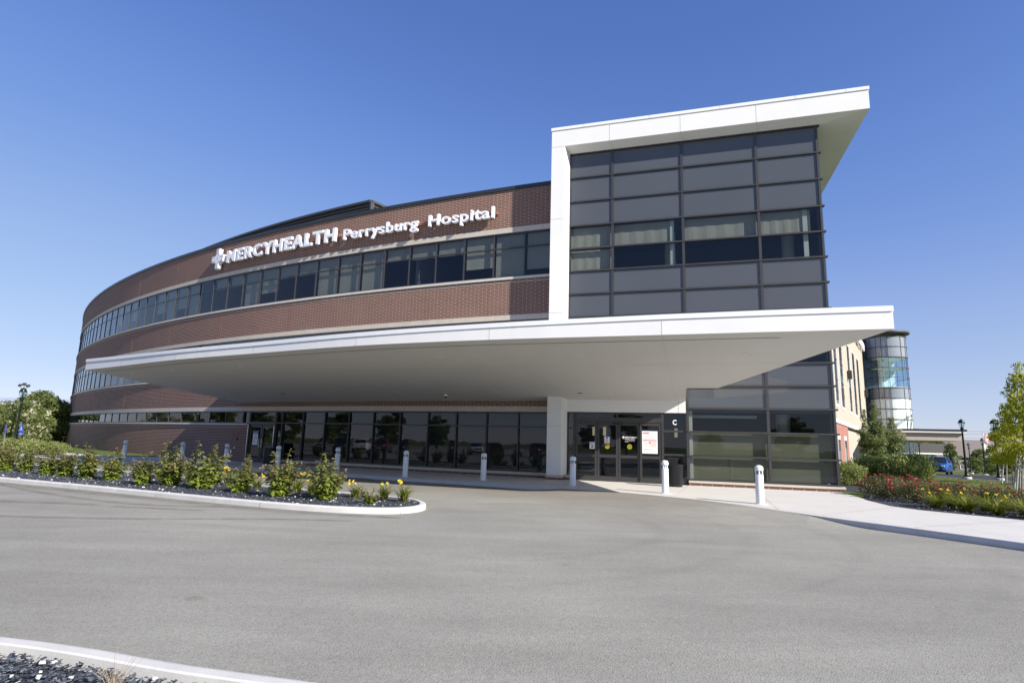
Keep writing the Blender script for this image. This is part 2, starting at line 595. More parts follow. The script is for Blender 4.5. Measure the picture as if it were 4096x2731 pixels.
def grassmat():
    mt, nt, p = nmat("mown_grass")
    a = ramp(nt, noise(nt, .4, 5), [(.3, (.085, .125, .028)), (.7, (.125, .165, .042))])
    b = ramp(nt, noise(nt, 22, 5, .8), [(.3, (.6, .62, .6)), (.7, (1.3, 1.28, 1.2))])
    nt.links.new(mixc(nt, 1, a, b, 'MULTIPLY'), p.inputs["Base Color"])
    p.inputs["Roughness"].default_value = .9; p.inputs["Specular IOR Level"].default_value = .2
    nt.links.new(bump(nt, noise(nt, 40, 4, .8), .8, .03), p.inputs["Normal"])
    return mt


M['grass'] = grassmat()
M['slatebase'] = simple("slate_fines", (.03, .034, .042), .8, var=.4, vscale=25, bmp=.8, bscale=30)


def leafmat(name, lo, hi, trans=.35, rough=.5):
    """colour runs from lo to hi with each leaf's own tint"""
    mt, nt, p = nmat(name)
    out = [n for n in nt.nodes if n.type == 'OUTPUT_MATERIAL'][0]
    at_ = N(nt, "ShaderNodeAttribute", attribute_name="tint")
    c = ramp(nt, at_.outputs["Fac"], [(0, lo), (1, hi)]) if not isinstance(lo, list) else ramp(nt, at_.outputs["Fac"], lo)
    nt.links.new(c, p.inputs["Base Color"]); p.inputs["Roughness"].default_value = rough
    p.inputs["Specular IOR Level"].default_value = .35
    tl = N(nt, "ShaderNodeBsdfTranslucent")
    c2 = mixc(nt, 1, c, (1.25, 1.35, .6), 'MULTIPLY')
    nt.links.new(c2, tl.inputs[0])
    mx = N(nt, "ShaderNodeMixShader"); mx.inputs[0].default_value = trans
    nt.links.new(p.outputs[0], mx.inputs[1]); nt.links.new(tl.outputs[0], mx.inputs[2]); nt.links.new(mx.outputs[0], out.inputs[0])
    return mt


M['leaf_tree'] = leafmat("tree_leaves", (.07, .105, .028), (.18, .21, .07))
M['leaf_dark'] = leafmat("dark_leaves", (.07, .10, .03), (.23, .26, .11))
M['leaf_maple'] = leafmat("maple_leaves", (.14, .18, .02), (.46, .42, .035), .5)
M['leaf_shrub'] = leafmat("shrub_leaves", [(0, (.23, .30, .035)), (.45, (.17, .205, .05)), (1, (.22, .17, .09))], None, .35)
M['leaf_rose'] = leafmat("rose_leaves", (.045, .075, .025), (.20, .17, .09))
M['blade'] = leafmat("lily_blades", (.09, .13, .02), (.30, .28, .05), .3)
M['bush'] = leafmat("bush_leaves", (.12, .16, .04), (.31, .33, .13))
M['cream'] = leafmat("cream_blossom", (.45, .44, .30), (.66, .62, .48), .3)
M['pinkfl'] = leafmat("pink_blossom", (.33, .22, .18), (.52, .36, .31), .3)
M['rosefl'] = leafmat("rose_petals", (.42, .01, .05), (.62, .05, .12), .25)
M['lilyfl'] = leafmat("lily_petals", (.80, .55, .02), (.85, .72, .08), .3)
M['dry'] = simple("dry_stem", (.35, .28, .2), .8)


def rgb_attr_mat(name, stops, rough=.6, spec=.5, bscale=0):
    mt, nt, p = nmat(name)
    at_ = N(nt, "ShaderNodeAttribute", attribute_name="tint")
    nt.links.new(ramp(nt, at_.outputs["Fac"], stops), p.inputs["Base Color"])
    p.inputs["Roughness"].default_value = rough; p.inputs["Specular IOR Level"].default_value = spec
    return mt


M['slate'] = rgb_attr_mat("slate_chips", [(0, (.025, .029, .038)), (.5, (.062, .07, .086)), (.85, (.14, .155, .18)), (.955, (.22, .23, .25)),
                                          (.965, (.55, .54, .50)), (1, (.75, .74, .70))], .45, .5)


# fast leaf meshes ------------------------------------------------
def quads(name, C, A, B, tint, mat, parent=None, fold=.25):
    """one folded diamond leaf per row: centre C, half-length A, half-width B (n,3)"""
    n = len(C)
    nrm = np.cross(A, B); nrm /= (np.linalg.norm(nrm, axis=1, keepdims=True) + 1e-9)
    wl = np.linalg.norm(B, axis=1, keepdims=True)
    V = np.empty((n, 4, 3))
    V[:, 0] = C - A; V[:, 2] = C + A
    V[:, 1] = C + B + nrm * wl * fold - A * .15; V[:, 3] = C - B + nrm * wl * fold - A * .15
    me = bpy.data.meshes.new(name)
    me.vertices.add(4 * n); me.vertices.foreach_set("co", V.reshape(-1))
    F = np.empty((n, 2, 3), int); b = np.arange(n) * 4
    F[:, 0] = np.stack([b, b + 1, b + 2], 1); F[:, 1] = np.stack([b, b + 2, b + 3], 1)
    me.loops.add(6 * n); me.loops.foreach_set("vertex_index", F.reshape(-1))
    me.polygons.add(2 * n)
    me.polygons.foreach_set("loop_start", np.arange(2 * n) * 3)
    me.update(calc_edges=True)
    a = me.attributes.new("tint", 'FLOAT', 'POINT')
    a.data.foreach_set("value", np.repeat(np.clip(tint, 0, 1), 4))
    me.materials.append(mat); me.validate()
    return link(bpy.data.objects.new(name, me), parent)


def rnd_unit(rs, n):
    v = rs.normal(size=(n, 3)); return v / np.linalg.norm(v, axis=1, keepdims=True)


def leaves_at(name, P, size, rs, mat, parent, tint=None, droop=.3, wr=.42):
    n = len(P)
    d = rnd_unit(rs, n); d[:, 2] -= droop; d /= np.linalg.norm(d, axis=1, keepdims=True)
    o = np.cross(d, rnd_unit(rs, n)); o /= np.linalg.norm(o, axis=1, keepdims=True)
    sz = size * rs.uniform(.6, 1.35, (n, 1))
    if tint is None: tint = rs.uniform(0, 1, n)
    return quads(name, P, d * sz, o * sz * wr, tint, mat, parent)


def clump_points(rs, clumps, n):
    """clumps: (x,y,z,rx,ry,rz) ; points in shells of each"""
    c = np.array(clumps); w = c[:, 3] * c[:, 4] * c[:, 5]; w = w / w.sum()
    idx = rs.choice(len(c), n, p=w)
    u = rnd_unit(rs, n); rad = rs.uniform(.25, 1, (n, 1)) ** .6
    return c[idx, :3] + u * rad * c[idx, 3:6], idx


# ---------------------------------------------------------------- text
def text_mesh(body, size=1.0, bold=0.0, extrude=0.0, spacing=1.0):
    cu = bpy.data.curves.new("t", 'FONT')
    cu.body = body; cu.size = size; cu.offset = bold; cu.extrude = extrude; cu.space_character = spacing
    cu.resolution_u = 3
    o = bpy.data.objects.new("t", cu); col.objects.link(o)
    dg = bpy.context.evaluated_depsgraph_get(); dg.update()
    me = o.evaluated_get(dg).to_mesh()
    V = [tuple(v.co) for v in me.vertices]; F = [tuple(p.vertices) for p in me.polygons]
    o.evaluated_get(dg).to_mesh_clear()
    bpy.data.objects.remove(o); bpy.data.curves.remove(cu)
    return V, F


def fit_text(mb, body, x0, x1, z0, z1, place, bold=.0, extrude=0.0):
    """text scaled so capitals fill x0..x1 by z0..z1, mapped by place(x, z, depth)"""
    V, F = text_mesh(body, 1.0, bold, extrude)
    xs = [v[0] for v in V]
    xa, xb = min(xs), max(xs)
    cap = .729 + 2 * bold          # cap height of the built-in face
    k = (z1 - z0) / cap
    mb.add([place(x0 + (v[0] - xa) / (xb - xa) * (x1 - x0), z0 + (v[1] + bold) * k, v[2]) for v in V], F)


# ================================================================ SETTING
# ---- kerb line of the entrance walk (world plan, metres)
walk_front = chaikin([(-48, 54), (-42, 47.5), (-36, 41), (-30, 35.6), (-24.5, 32.1), (-20.6, 30.9), (-17.2, 30.45), (-14.0, 29.0), (-10.9, 27.2),
              (-7.6, 26.1), (-4.15, 24.05), (-.95, 22.62), (1.48, 21.25), (3.55, 20.05), (4.8, 18.85), (5.86, 17.6),
              (6.64, 16.2), (7.15, 14.85), (7.72, 13.72), (8.05, 13.15), (8.61, 12.15), (9.27, 10.84), (10.4, 8.2), (12.2, 3.5), (15, -4), (20, -18), (26, -34)], 1)
flushA, flushB = (2.6, 20.7), (7.1, 15.2)


def az(x, y):
    d = seg_d(x, y, flushA, flushB)
    return -.13 + .126 * smooth(1 - (d - .25) / 1.9)


# island (front outer edge, seen from the camera, and back edge)
isl = chaikin([(-34, 26.6), (-26, 23.3), (-20, 20.65), (-15.8, 18.78), (-12.46, 17.26), (-9.65, 15.93), (-5.9, 14.15), (-4, 13.48), (-2.65, 13.42), (-1.98, 14.0),
               (-1.95, 15.0), (-2.5, 16.1), (-4.5, 17.2), (-6.6, 18.15), (-8.6, 19.35), (-11, 21), (-14, 23), (-18, 25.2), (-24, 27.7), (-34, 31)], 2, True)
fgi = chaikin([(-9, 5.4), (-5.4, 4.98), (-3.76, 4.72), (-2.97, 4.54), (-2.18, 4.28), (-1.62, 4.15), (-1.0, 4.0), (-.1, 3.74), (.9, 3.3), (1.6, 2.2), (1.7, .5), (1.4, -1.5), (-2, -3), (-9, -3)], 2, True)

MB().fill([(-1600, -1600), (1600, -1600), (1600, 2200), (-1600, 2200)], lambda x, y: -.35 + (gz(x, y) if y > 0 else 0), 0).build("ground", M['grass'])
o = bpy.data.objects["ground"]; tag(o, kind="structure")
g = MB()
xs = [-1600, -500, -200, -100, -60, -30, -10, 8, 12, 16, 20, 30, 60, 100, 200, 500, 1600]
ys = [-1600, -500, -200, -60, 0, 30, 42, 60, 80, 100, 130, 200, 500, 2200]
vv = [(x, y, -.35 + (gz(x, y) if y > 0 else 0)) for y in ys for x in xs]
nx = len(xs)
g.add(vv, [(j * nx + i, j * nx + i + 1, (j + 1) * nx + i + 1, (j + 1) * nx + i) for j in range(len(ys) - 1) for i in range(nx - 1)])
bpy.data.objects.remove(o)
tag(g.build("ground", M['grass']), kind="structure")

lot = walk_front + [(26, -70), (-120, -70), (-120, 54)]
tag(MB().fill(lot, az, 1.3).build("car_park_road", M['asphalt']), kind="structure")

# seams and stains on the asphalt
sm = MB()


def strip(mb, pts, w, z=0.004, zf=None):
    zf = zf or (lambda x, y: z)
    L = offset_line(pts, w / 2); Rr = offset_line(pts, -w / 2)
    n = len(pts)
    vs = [(*p, zf(*p)) for p in L] + [(*p, zf(*p)) for p in Rr]
    mb.add(vs, [(i, n + i, n + i + 1, i + 1) for i in range(n - 1)])


rg = random.Random(5)


def wobble(p, q, n, a):
    return [(p[0] + (q[0] - p[0]) * i / n + rg.uniform(-a, a), p[1] + (q[1] - p[1]) * i / n + rg.uniform(-a, a)) for i in range(n + 1)]


zz = lambda x, y: az(x, y) + .004
def soft_strip(mb, pts, w, zf):
    n = len(pts); vs, uvs, fs = [], [], []
    for k in range(3):
        for j_, (p, q_) in enumerate(zip(offset_line(pts, (k - 1) * w / 2), pts)):
            tp_w = sin(pi * (j_ + .001) / (n - 1 + .002)) ** .45
            p = (q_[0] + (p[0] - q_[0]) * tp_w, q_[1] + (p[1] - q_[1]) * tp_w); vs.append((*p, zf(*p)))
    for k in range(2):
        for i in range(n - 1):
            fs.append((k * n + i, k * n + i + 1, (k + 1) * n + i + 1, (k + 1) * n + i)); a_, b_ = (0, 1) if k == 0 else (1, 0)
            uvs.append(((i, a_), (i + 1, a_), (i + 1, b_), (i, b_)))
    mb.add(vs, list(reversed(fs)) if 0 else fs, uvs)
sealm, nt, p_ = nmat("road_grime"); out_ = [n_ for n_ in nt.nodes if n_.type == 'OUTPUT_MATERIAL'][0]
p_.inputs["Base Color"].default_value = (.185, .155, .12, 1); p_.inputs["Roughness"].default_value = .95
tc_ = N(nt, "ShaderNodeTexCoord"); sp_ = N(nt, "ShaderNodeSeparateXYZ"); nt.links.new(tc_.outputs["UV"], sp_.inputs[0])
mu_ = N(nt, "ShaderNodeMath", operation='MULTIPLY'); nt.links.new(sp_.outputs[1], mu_.inputs[0])
nt.links.new(ramp(nt, noise(nt, 1.6, 6, .7), [(.3, (.12, .12, .12)), (.62, (.95, .95, .95))]), mu_.inputs[1])
m2_ = N(nt, "ShaderNodeMath", operation='MULTIPLY'); m2_.inputs[1].default_value = .5; nt.links.new(mu_.outputs[0], m2_.inputs[0])
tr_n = N(nt, "ShaderNodeBsdfTransparent"); mx_ = N(nt, "ShaderNodeMixShader")
nt.links.new(m2_.outputs[0], mx_.inputs[0]); nt.links.new(tr_n.outputs[0], mx_.inputs[1]); nt.links.new(p_.outputs[0], mx_.inputs[2]); nt.links.new(mx_.outputs[0], out_.inputs[0])
kz = [0]
def layer(x, y): return az(x, y) + .004 + .003 * kz[0]
front = [(-30, 24.6), (-26, 22.85), (-20, 20.25), (-15.8, 18.4), (-12.46, 16.9), (-9.65, 15.6), (-5.9, 13.85), (-4, 13.2), (-2.2, 12.9)]
for pts, w in ((chaikin(front, 2), .95), (chaikin([(-15, 17.8), (-11.5, 15.4), (-8.6, 13.9), (-7.0, 13.9), (-6.2, 14.0)], 3), .38), (chaikin(wobble((-20, 15.0), (-6.6, 13.3), 12, .16), 2), .6),
               (chaikin(wobble((-17, 10.6), (-3.0, 12.3), 12, .16), 2), .4)):
    soft_strip(sm, pts, w, layer); kz[0] += 1
so_ = tag(sm.build("road_grime", sealm), kind="structure")

gr2 = sealm.copy(); gr2.name = "tyre_wear"
for n_ in gr2.node_tree.nodes:
    if n_.type == 'BSDF_PRINCIPLED': n_.inputs["Base Color"].default_value = (.17, .162, .15, 1)
    if n_.type == 'MATH' and not n_.inputs[1].is_linked: n_.inputs[1].default_value = .08
ty = MB(); kz[0] = 5
for rad_, a0_, a1_, w_ in ((6.1, -60, 62, .55), (7.7, -70, 55, .6), (9.4, -50, 66, .5), (11.2, -45, 60, .7), (13.6, -35, 55, .6)):
    cx_, cy_ = -3.0, 12.6 + .0 * rad_
    pts = [(cx_ + rad_ * cos(radians(a)) * 1.0, cy_ + rad_ * sin(radians(a)) * .78) for a in np.linspace(a0_, a1_, 26)]
    pts = [p for p in pts if inside(p[0], p[1], lot) and edge_d(p[0], p[1], walk_front) > .5]
    if len(pts) > 4: soft_strip(ty, pts, w_, layer); kz[0] += 1
tag(ty.build("tyre_wear", gr2), kind="structure")

# entrance walk
walk = walk_front + [(30, -34), (19.5, -2), (16, 7), (14.2, 11.6), (12.64, 14.79), (12.04, 15.54), (11.36, 16.63), (11.2, 17.61), (11.6, 19.4), (12.31, 21.37), (12.55, 22.6),
        (11.5, 26), (4, 29), (-5, 33), (-20, 40.6), (-22.5, 38.0), (-25.5, 37.6), (-30.5, 41), (-38, 48.5), (-45, 56.5)]
w_ = MB().fill(walk, 0.0, 3)
n = len(walk_front)
for i in range(n - 1):
    a, b = walk_front[i], walk_front[i + 1]
    w_.add([(a[0], a[1], -.3), (b[0], b[1], -.3), (b[0], b[1], 0), (a[0], a[1], 0)], [(0, 1, 2, 3)])
walk_o = tag(w_.build("walk", M['walk']), kind="structure")
jn = MB()
for a, b in (((7.0, 15.6), (9.6, 23.5)), ((5.3, 19.0), (7.3, 24.4)), ((2.4, 21.2), (3.6, 25.6)), ((-.9, 23.1), (.4, 26.2)), ((-4.3, 24.6), (-3.0, 27.3)),
             ((7.6, 14.6), (11.15, 17.3)), ((8.5, 12.7), (12.5, 14.6)), ((10.2, 9.6), (13.7, 10.9)), ((-7.5, 26.6), (-6.3, 29.2))):
    strip(jn, [a, b], .012, .0035)
strip(jn, offset_line(walk_front, .17)[6:-8], .010, .0035)
jn.build("joint", M['joint'], walk_o)

# road kerb on the far right of the walk is a rounded stone: proud lip along the walk edge
kb = MB()
seg = [p for p in walk_front if p[1] < 12.9]
seg = [(8.02, 13.2)] + seg
out = seg; inn = offset_line(seg, .16)
n = len(seg)
for i in range(n - 1):
    a, b, c, d = out[i], out[i + 1], inn[i + 1], inn[i]
    oa, ob = offset_line([a, b], -.02)
    prof = [(oa, ob, -.28), (oa, ob, -.045), (offset_line([a, b], .0)[0], offset_line([a, b], .0)[1], -.008), (offset_line([a, b], .035)[0], offset_line([a, b], .035)[1], .006), (d, c, .006)]
    for (p1, q1, z1), (p2, q2, z2) in zip(prof, prof[1:]):
        kb.add([(*p1, z1), (*q1, z1), (*q2, z2), (*p2, z2)], [(0, 1, 2, 3)])
tag(kb.build("walk_kerb", M['kerb'], smooth_=True), kind="structure")


def island(name, ring, zi):
    """kerb ring with a rounded lip; ring runs counter-clockwise (inside on the left)"""
    area = sum(ring[i][0] * ring[(i + 1) % len(ring)][1] - ring[(i + 1) % len(ring)][0] * ring[i][1] for i in range(len(ring)))
    if area < 0: ring = list(reversed(ring))
    prof = [(0, -.3), (.015, -.03), (.035, -.008), (.07, 0), (.15, 0), (.165, -.01), (.17, -.3)]
    rings = [([p for p in offset_line(ring, d, True)], z) for d, z in prof]
    mb = MB(); n = len(ring)
    for (r1, z1), (r2, z2) in zip(rings, rings[1:]):
        vs = [(*p, z1) for p in r1] + [(*p, z2) for p in r2]
        mb.add(vs, [(i, (i + 1) % n, n + (i + 1) % n, n + i) for i in range(n)])
    o = tag(mb.build(name, M['kerb'], smooth_=True, auto=48), kind="structure")
    inner = offset_line(ring, .16, True)
    return inner


in1 = island("island_kerb", isl, 0)
in2 = island("foreground_kerb", fgi, 0)
def joints(ring, every, name):
    mb = MB(); rr = list(ring); acc = 0
    for i in range(len(rr)):
        a, b = rr[i], rr[(i + 1) % len(rr)]; L = hypot(b[0] - a[0], b[1] - a[1]); acc += L
        if acc > every and L > .05:
            acc = 0; dx, dy = (b[0] - a[0]) / L, (b[1] - a[1]) / L
            nx_, ny_ = -dy, dx
            area = 1
            for sgn in (1,):
                p = [(a[0] - nx_ * .004, a[1] - ny_ * .004, -.13), (a[0] + dx * .012 - nx_ * .004, a[1] + dy * .012 - ny_ * .004, -.13),
                     (a[0] + dx * .012 + nx_ * .012, a[1] + dy * .012 + ny_ * .012, -.024), (a[0] + nx_ * .012, a[1] + ny_ * .012, -.024),
                     (a[0] + dx * .012 + nx_ * .07, a[1] + dy * .012 + ny_ * .07, .003), (a[0] + nx_ * .07, a[1] + ny_ * .07, .003),
                     (a[0] + dx * .012 + nx_ * .155, a[1] + dy * .012 + ny_ * .155, .003), (a[0] + nx_ * .155, a[1] + ny_ * .155, .003)]
                mb.add(p, [(0, 1, 2, 3), (3, 2, 4, 5), (5, 4, 6, 7)])
    return mb
def ccw(r):
    a = sum(r[i][0] * r[(i + 1) % len(r)][1] - r[(i + 1) % len(r)][0] * r[i][1] for i in range(len(r)))
    return r if a > 0 else list(reversed(r))
isl, fgi = ccw(isl), ccw(fgi)
joints(isl, 3.0, "j").build("joint", M['joint'], bpy.data.objects["island_kerb"])

bed1 = lambda x, y: -.045 + .03 * sin(x * 1.7) * cos(y * 2.1)
tag(MB().fill(in1, bed1, .8).build("island_bed", M['slatebase']), kind="structure")
tag(MB().fill(in2, -.10, .8).build("foreground_bed", M['slatebase']), kind="structure")


def chips(name, poly, n, size, z0, zs, seed, label, cond=None, big=0.03):
    rs = np.random.RandomState(seed)
    xs = [p[0] for p in poly]; ys = [p[1] for p in poly]
    P = []
    while len(P) < n:
        x, y = rs.uniform(min(xs), max(xs)), rs.uniform(min(ys), max(ys))
        if inside(x, y, poly) and edge_d(x, y, poly) > size * .5 and (cond is None or cond(x, y)): P.append((x, y))
    V, F, tn = [], [], []
    for x, y in P:
        k = rs.randint(5, 8)
        sz = size * (rs.uniform(.35, 1.0) ** 1.4) * 1.25
        if rs.rand() < big: sz *= 1.6
        ang = np.sort(rs.uniform(0, 2 * pi, k)); rad = rs.uniform(.6, 1.1, k)
        asp = rs.uniform(.45, .85); th = sz * rs.uniform(.10, .28)
        tilt = abs(rs.normal(0, .34)); ta = rs.uniform(0, 2 * pi); ra = rs.uniform(0, 2 * pi)
        z = z0 + rs.uniform(0, zs)
        t = rs.rand() * .955 if rs.rand() > (.012 if seed == 3 else .03) else rs.uniform(.965, 1)
        if t > .96: th = sz * .5
        mrot = Matrix.Rotation(ta, 3, 'Z') @ Matrix.Rotation(tilt, 3, 'X') @ Matrix.Rotation(-ta, 3, 'Z') @ Matrix.Rotation(ra, 3, 'Z')
        b = len(V)
        for zz_, sc in ((0, 1), (th, .9)):
            for a, r_ in zip(ang, rad):
                v = mrot @ Vector((cos(a) * r_ * sz * sc, sin(a) * r_ * sz * asp * sc, zz_))
                V.append((x + v.x, y + v.y, z + v.z)); tn.append(t)
        F.append(tuple(range(b + k, b + 2 * k)))
        for i in range(k): F.append((b + i, b + (i + 1) % k, b + k + (i + 1) % k, b + k + i))
    me = bpy.data.meshes.new(name); me.from_pydata(V, [], F); me.materials.append(M['slate'])
    a = me.attributes.new("tint", 'FLOAT', 'POINT'); a.data.foreach_set("value", tn)
    o = link(bpy.data.objects.new(name, me))
    tag(o, label, "stone mulch", kind="stuff")
    return o


chips("slate_mulch", in2, 7600, .026, -.085, .05, 3, "dark grey slate chips with a few white stones in the near bed at the lower left",
      lambda x, y: -5.0 < x < -.9 and y > 3.0)
chips("slate_mulch", in1, 9500, .036, -.05, .045, 4, "dark slate chips covering the long planted island between the drives",
      lambda x, y: x > -23 and y < 23.5)

# left lawn strip beside the brick wall
lawnL = [(-20, 40.6), (-22.5, 38.0), (-25.5, 37.6), (-30.5, 41), (-38, 48.5), (-45, 56.5), (-52, 66), (-46, 70), (-36, 60), (-20, 45)]
tag(MB().fill(lawnL, .012, 2).build("lawn_strip", M['grass']), kind="structure")

# right: bed, lawn, road
gzr = lambda x, y: gz(x, y) - .006
lawnR = [(12.3, 22.3), (12.9, 30), (20, 58), (31, 73), (60, 150), (160, 150), (160, -34), (30, -34), (19.5, -2), (16, 7), (14.2, 11.6), (12.64, 14.79), (12.04, 15.54), (11.36, 16.63), (11.2, 17.61), (11.6, 19.4)]
tag(MB().fill(lawnR, gzr, 6).build("lawn", M['grass']), kind="structure")
bedR = chaikin([(11.2, 17.5), (11.36, 16.63), (12.04, 15.54), (12.64, 14.79), (14.1, 11.9), (15.2, 9.2), (17.6, 12), (17.8, 17), (16.5, 22), (16.6, 26.8), (14.2, 30), (13.2, 28), (13.2, 24.8), (13.7, 22.6), (12.5, 21.2), (11.6, 19.4)], 1, True)
tag(MB().fill(bedR, lambda x, y: gz(x, y) + .006, 2).build("planting_bed", M['slatebase']), kind="structure")
chips("slate_mulch", bedR, 3600, .034, .0, .035, 6, "dark slate chips under the red roses beside the pale walk", lambda x, y: y < 24 and edge_d(x, y, bedR) < 1.4)
road = chaikin([(24, 50), (27.4, 45.6), (29.5, 42.3), (29.8, 38.8), (31.6, 36.5), (38, 32), (60, 22), (110, 6), (110, 16), (80, 30), (50, 43), (47, 46.5), (46.5, 50), (46, 55), (45, 63), (38, 76), (27, 66)], 1, True)
tag(MB().fill(road, lambda x, y: gz(x, y) + .01, 4).build("drive_road", M['road2']), kind="structure")
kk = MB()
rk = ccw(road)
strip(kk, rk + rk[:1], .34, zf=lambda x, y: gz(x, y) + .02)
tag(kk.build("drive_kerb", M['kerb']), kind="structure")

# ================================================================ HOSPITAL
hosp = empty("hospital_building", (0, 30, 0))
hosp.location = (0, 0, 0)
tag(hosp, "curved red-brown brick hospital with a white canopy and a grey glass corner tower", "hospital building")
S0, S1 = -104.5, -39.75            # visible stretch of the curved front (arc length)
SL = -170.0                       # the front runs on round the back

def part(mb, name, mat, parent=hosp, **k):
    return mb.build(name, mat, parent, **k)

# brick bands; ground floor brick stops at the entrance
part(MB().abox(SL, -59.40, -.35, 0, -.3, 2.10), "brick_wall", M['brick'])
part(MB().abox(SL, S1, -.35, 0, 3.17, 4.93), "brick_wall", M['brick'])
part(MB().abox(SL, S1, -.35, 0, 7.5, 9.25), "brick_wall", M['brick'])
part(MB().abox(SL, S1, -.35, 0, 11.88, 13.86), "brick_wall", M['brick'])
part(MB().abox(-57.0, S1, -.35, -.02, -.3, .115), "brick_plinth", M['brick'])
part(MB().abox(-57.0, S1, -.35, .03, .115, .225), "stone_plinth", M['stone'])
for z0, z1, o1, sa, nm, mt in ((2.92, 3.17, .025, S1, "stone_band", 'stone'), (7.26, 7.5, .025, S1, "stone_band", 'stone'), (11.63, 11.88, .025, S1, "stone_band", 'stone'),
                       (4.93, 5.05, .07, S1, "stone_sill", 'sill'), (9.25, 9.37, .07, S1, "stone_sill", 'sill'), (2.10, 2.19, .07, -59.40, "stone_sill", 'sill')):
    part(MB().abox(SL, sa, -.35, o1, z0, z1), nm, M[mt])
# thin projecting course under each sill
for z in (9.115, 4.795, 1.965):
    part(MB().abox(SL, S1 if z > 3 else -59.40, -.1, .018, z, z + .018), "stone_course", M['sill'])
part(MB().abox(SL, S1, -.5, .06, 13.84, 14.03), "parapet_coping", M['darkcap'])
# control joints in the brick, coloured sealant
for s in np.arange(-43.6, -104, -6.55):
    for z0, z1 in ((7.5, 9.25), (11.88, 13.84), (3.17, 4.93)):
        part(MB().abox(s, s + .012, -.01, .004, z0, z1), "control_joint", M['raceway'])
# room shell behind the windows, floors, roof
rm = MB()
rm.abox(SL, S1, -6.4, -6.2, 0, 13.4, 3)
for z0, z1 in ((-.2, -.01), (3.05, 4.2), (7.42, 8.6), (11.8, 13.2)):
    rm.abox(SL, S1, -6.2, -.36, z0, z1, 3)
for s in np.arange(-48.1, -104, -6.56):
    for z0, z1 in ((4.2, 7.42), (8.6, 11.8)):
        rm.abox(s - .06, s + .06, -6.2, -.5, z0, z1)
part(rm, "interior", M['room'])
part(MB().abox(SL, S1, -30, -.36, 13.2, 13.4, 3), "roof", M['roofing'])
part(MB().abox(SL, SL + .3, -30, -.36, -.3, 13.2).abox(SL, S1, -30.3, -30, -.3, 13.2, 3), "rear_wall", M['brick'])

# windows of the curved front -------------------------------------------------
rw = random.Random(11)
PITCHW = 1.64

def curved_window(sa, sb, z0, z1, zt, blind, glass='glass', last=False, og=-.05, thick=.055):
    """one bay between mullions; zt transom heights"""
    fr = MB()
    t = thick / 2
    fr.abox(sa - t, sa + t, og - .06, -.015, z0, z1)
    if last: fr.abox(sb - t, sb + t, og - .06, -.015, z0, z1)
    fr.abox(sa + t, sb - t, og - .06, -.03, z0, z0 + .07)
    fr.abox(sa + t, sb - t, og - .06, -.03, z1 - .07, z1)
    for q in zt: fr.abox(sa + t, sb - t, og - .06, -.035, q - .03, q + .03)
    w = part(fr, "window", M['bronze'])
    lv = [z0 + .07] + [q for q in zt] + [z1 - .07]
    for i in range(len(lv) - 1):
        a, b = lv[i] + (.03 if i else 0), lv[i + 1] - (.03 if i < len(lv) - 2 else 0)
        p = MB(); q0, q1 = arc(sa + t, og), arc(sb - t, og)
        p.add([(*q0, a), (*q1, a), (*q1, b), (*q0, b)], [(0, 1, 2, 3)])
        p.build("pane", M[glass], w)
    if blind is not None:
        zb = blind
        p = MB(); q0, q1 = arc(sa + t + .04, og - .16), arc(sb - t - .04, og - .16)
        n = 6
        for i in range(n):
            u, v = i / n, (i + 1) / n
            j0 = .004 * sin(i * 2.1 + sa); j1 = .004 * sin((i + 1) * 2.1 + sa)
            A = (q0[0] + (q1[0] - q0[0]) * u, q0[1] + (q1[1] - q0[1]) * u + j0); B = (q0[0] + (q1[0] - q0[0]) * v, q0[1] + (q1[1] - q0[1]) * v + j1)
            p.add([(*A, zb), (*B, zb), (*B, z1 - .05), (*A, z1 - .05)], [(0, 1, 2, 3)])
        p.build("blind", M['blind'], w)
    return w

k = 0
s = -41.74
ups = {0: 9.75, 1: 9.45, 2: 9.98, 3: 10.85, 4: 10.85, 5: None, 6: 9.45, 7: 9.45, 8: 9.45, 9: 10.85, 10: 10.85, 11: 10.1, 12: 9.45, 13: 10.85, 14: 10.85, 15: None}
bays = []
k = 0
sb_ = -40.10
while sb_ > -103.5:
    sa_ = sb_ - PITCHW
    b = ups.get(k, rw.choice([9.45, 10.85, None, None, 10.1]))
    if k == 5: b = 10.95
    curved_window(sa_, sb_, 9.37, 11.63, [10.87], b, last=(k == 0), thick=.11 if k % 8 == 5 else .055)
    sb_ = sa_; k += 1
# middle band: only the left end shows past the canopy
sb_ = -65.6; k = 0
while sb_ > -103.5:
    sa_ = sb_ - PITCHW
    curved_window(sa_, sb_, 5.05, 7.26, [6.5], rw.choice([6.5, None, None, 5.15]), last=(k == 0))
    sb_ = sa_; k += 1
part(MB().abox(-65.5, S1, -.2, -.12, 5.05, 7.26), "curtain_glazing", M['spandrel'])
# ground strip windows left of the small door
sb_ = -60.01; k = 0
while sb_ > -103.5:
    sa_ = sb_ - 1.70
    curved_window(sa_, sb_, 2.19, 2.92, [], None, last=(k == 0))
    sb_ = sa_; k += 1
# storefront under the canopy
curved_window(-57.02, -56.52, .225, 2.92, [2.25], None, 'doorglass', og=-.12)
cuts = [-56.52, -54.88, -53.26, -51.56, -49.95, -48.28, -46.64, -45.06, -43.46, -41.86, -40.3]
for a, b in zip(cuts, cuts[1:]):
    curved_window(a, b, .225, 2.92, [2.25], None, 'doorglass', last=(b == cuts[-1]), og=-.12)
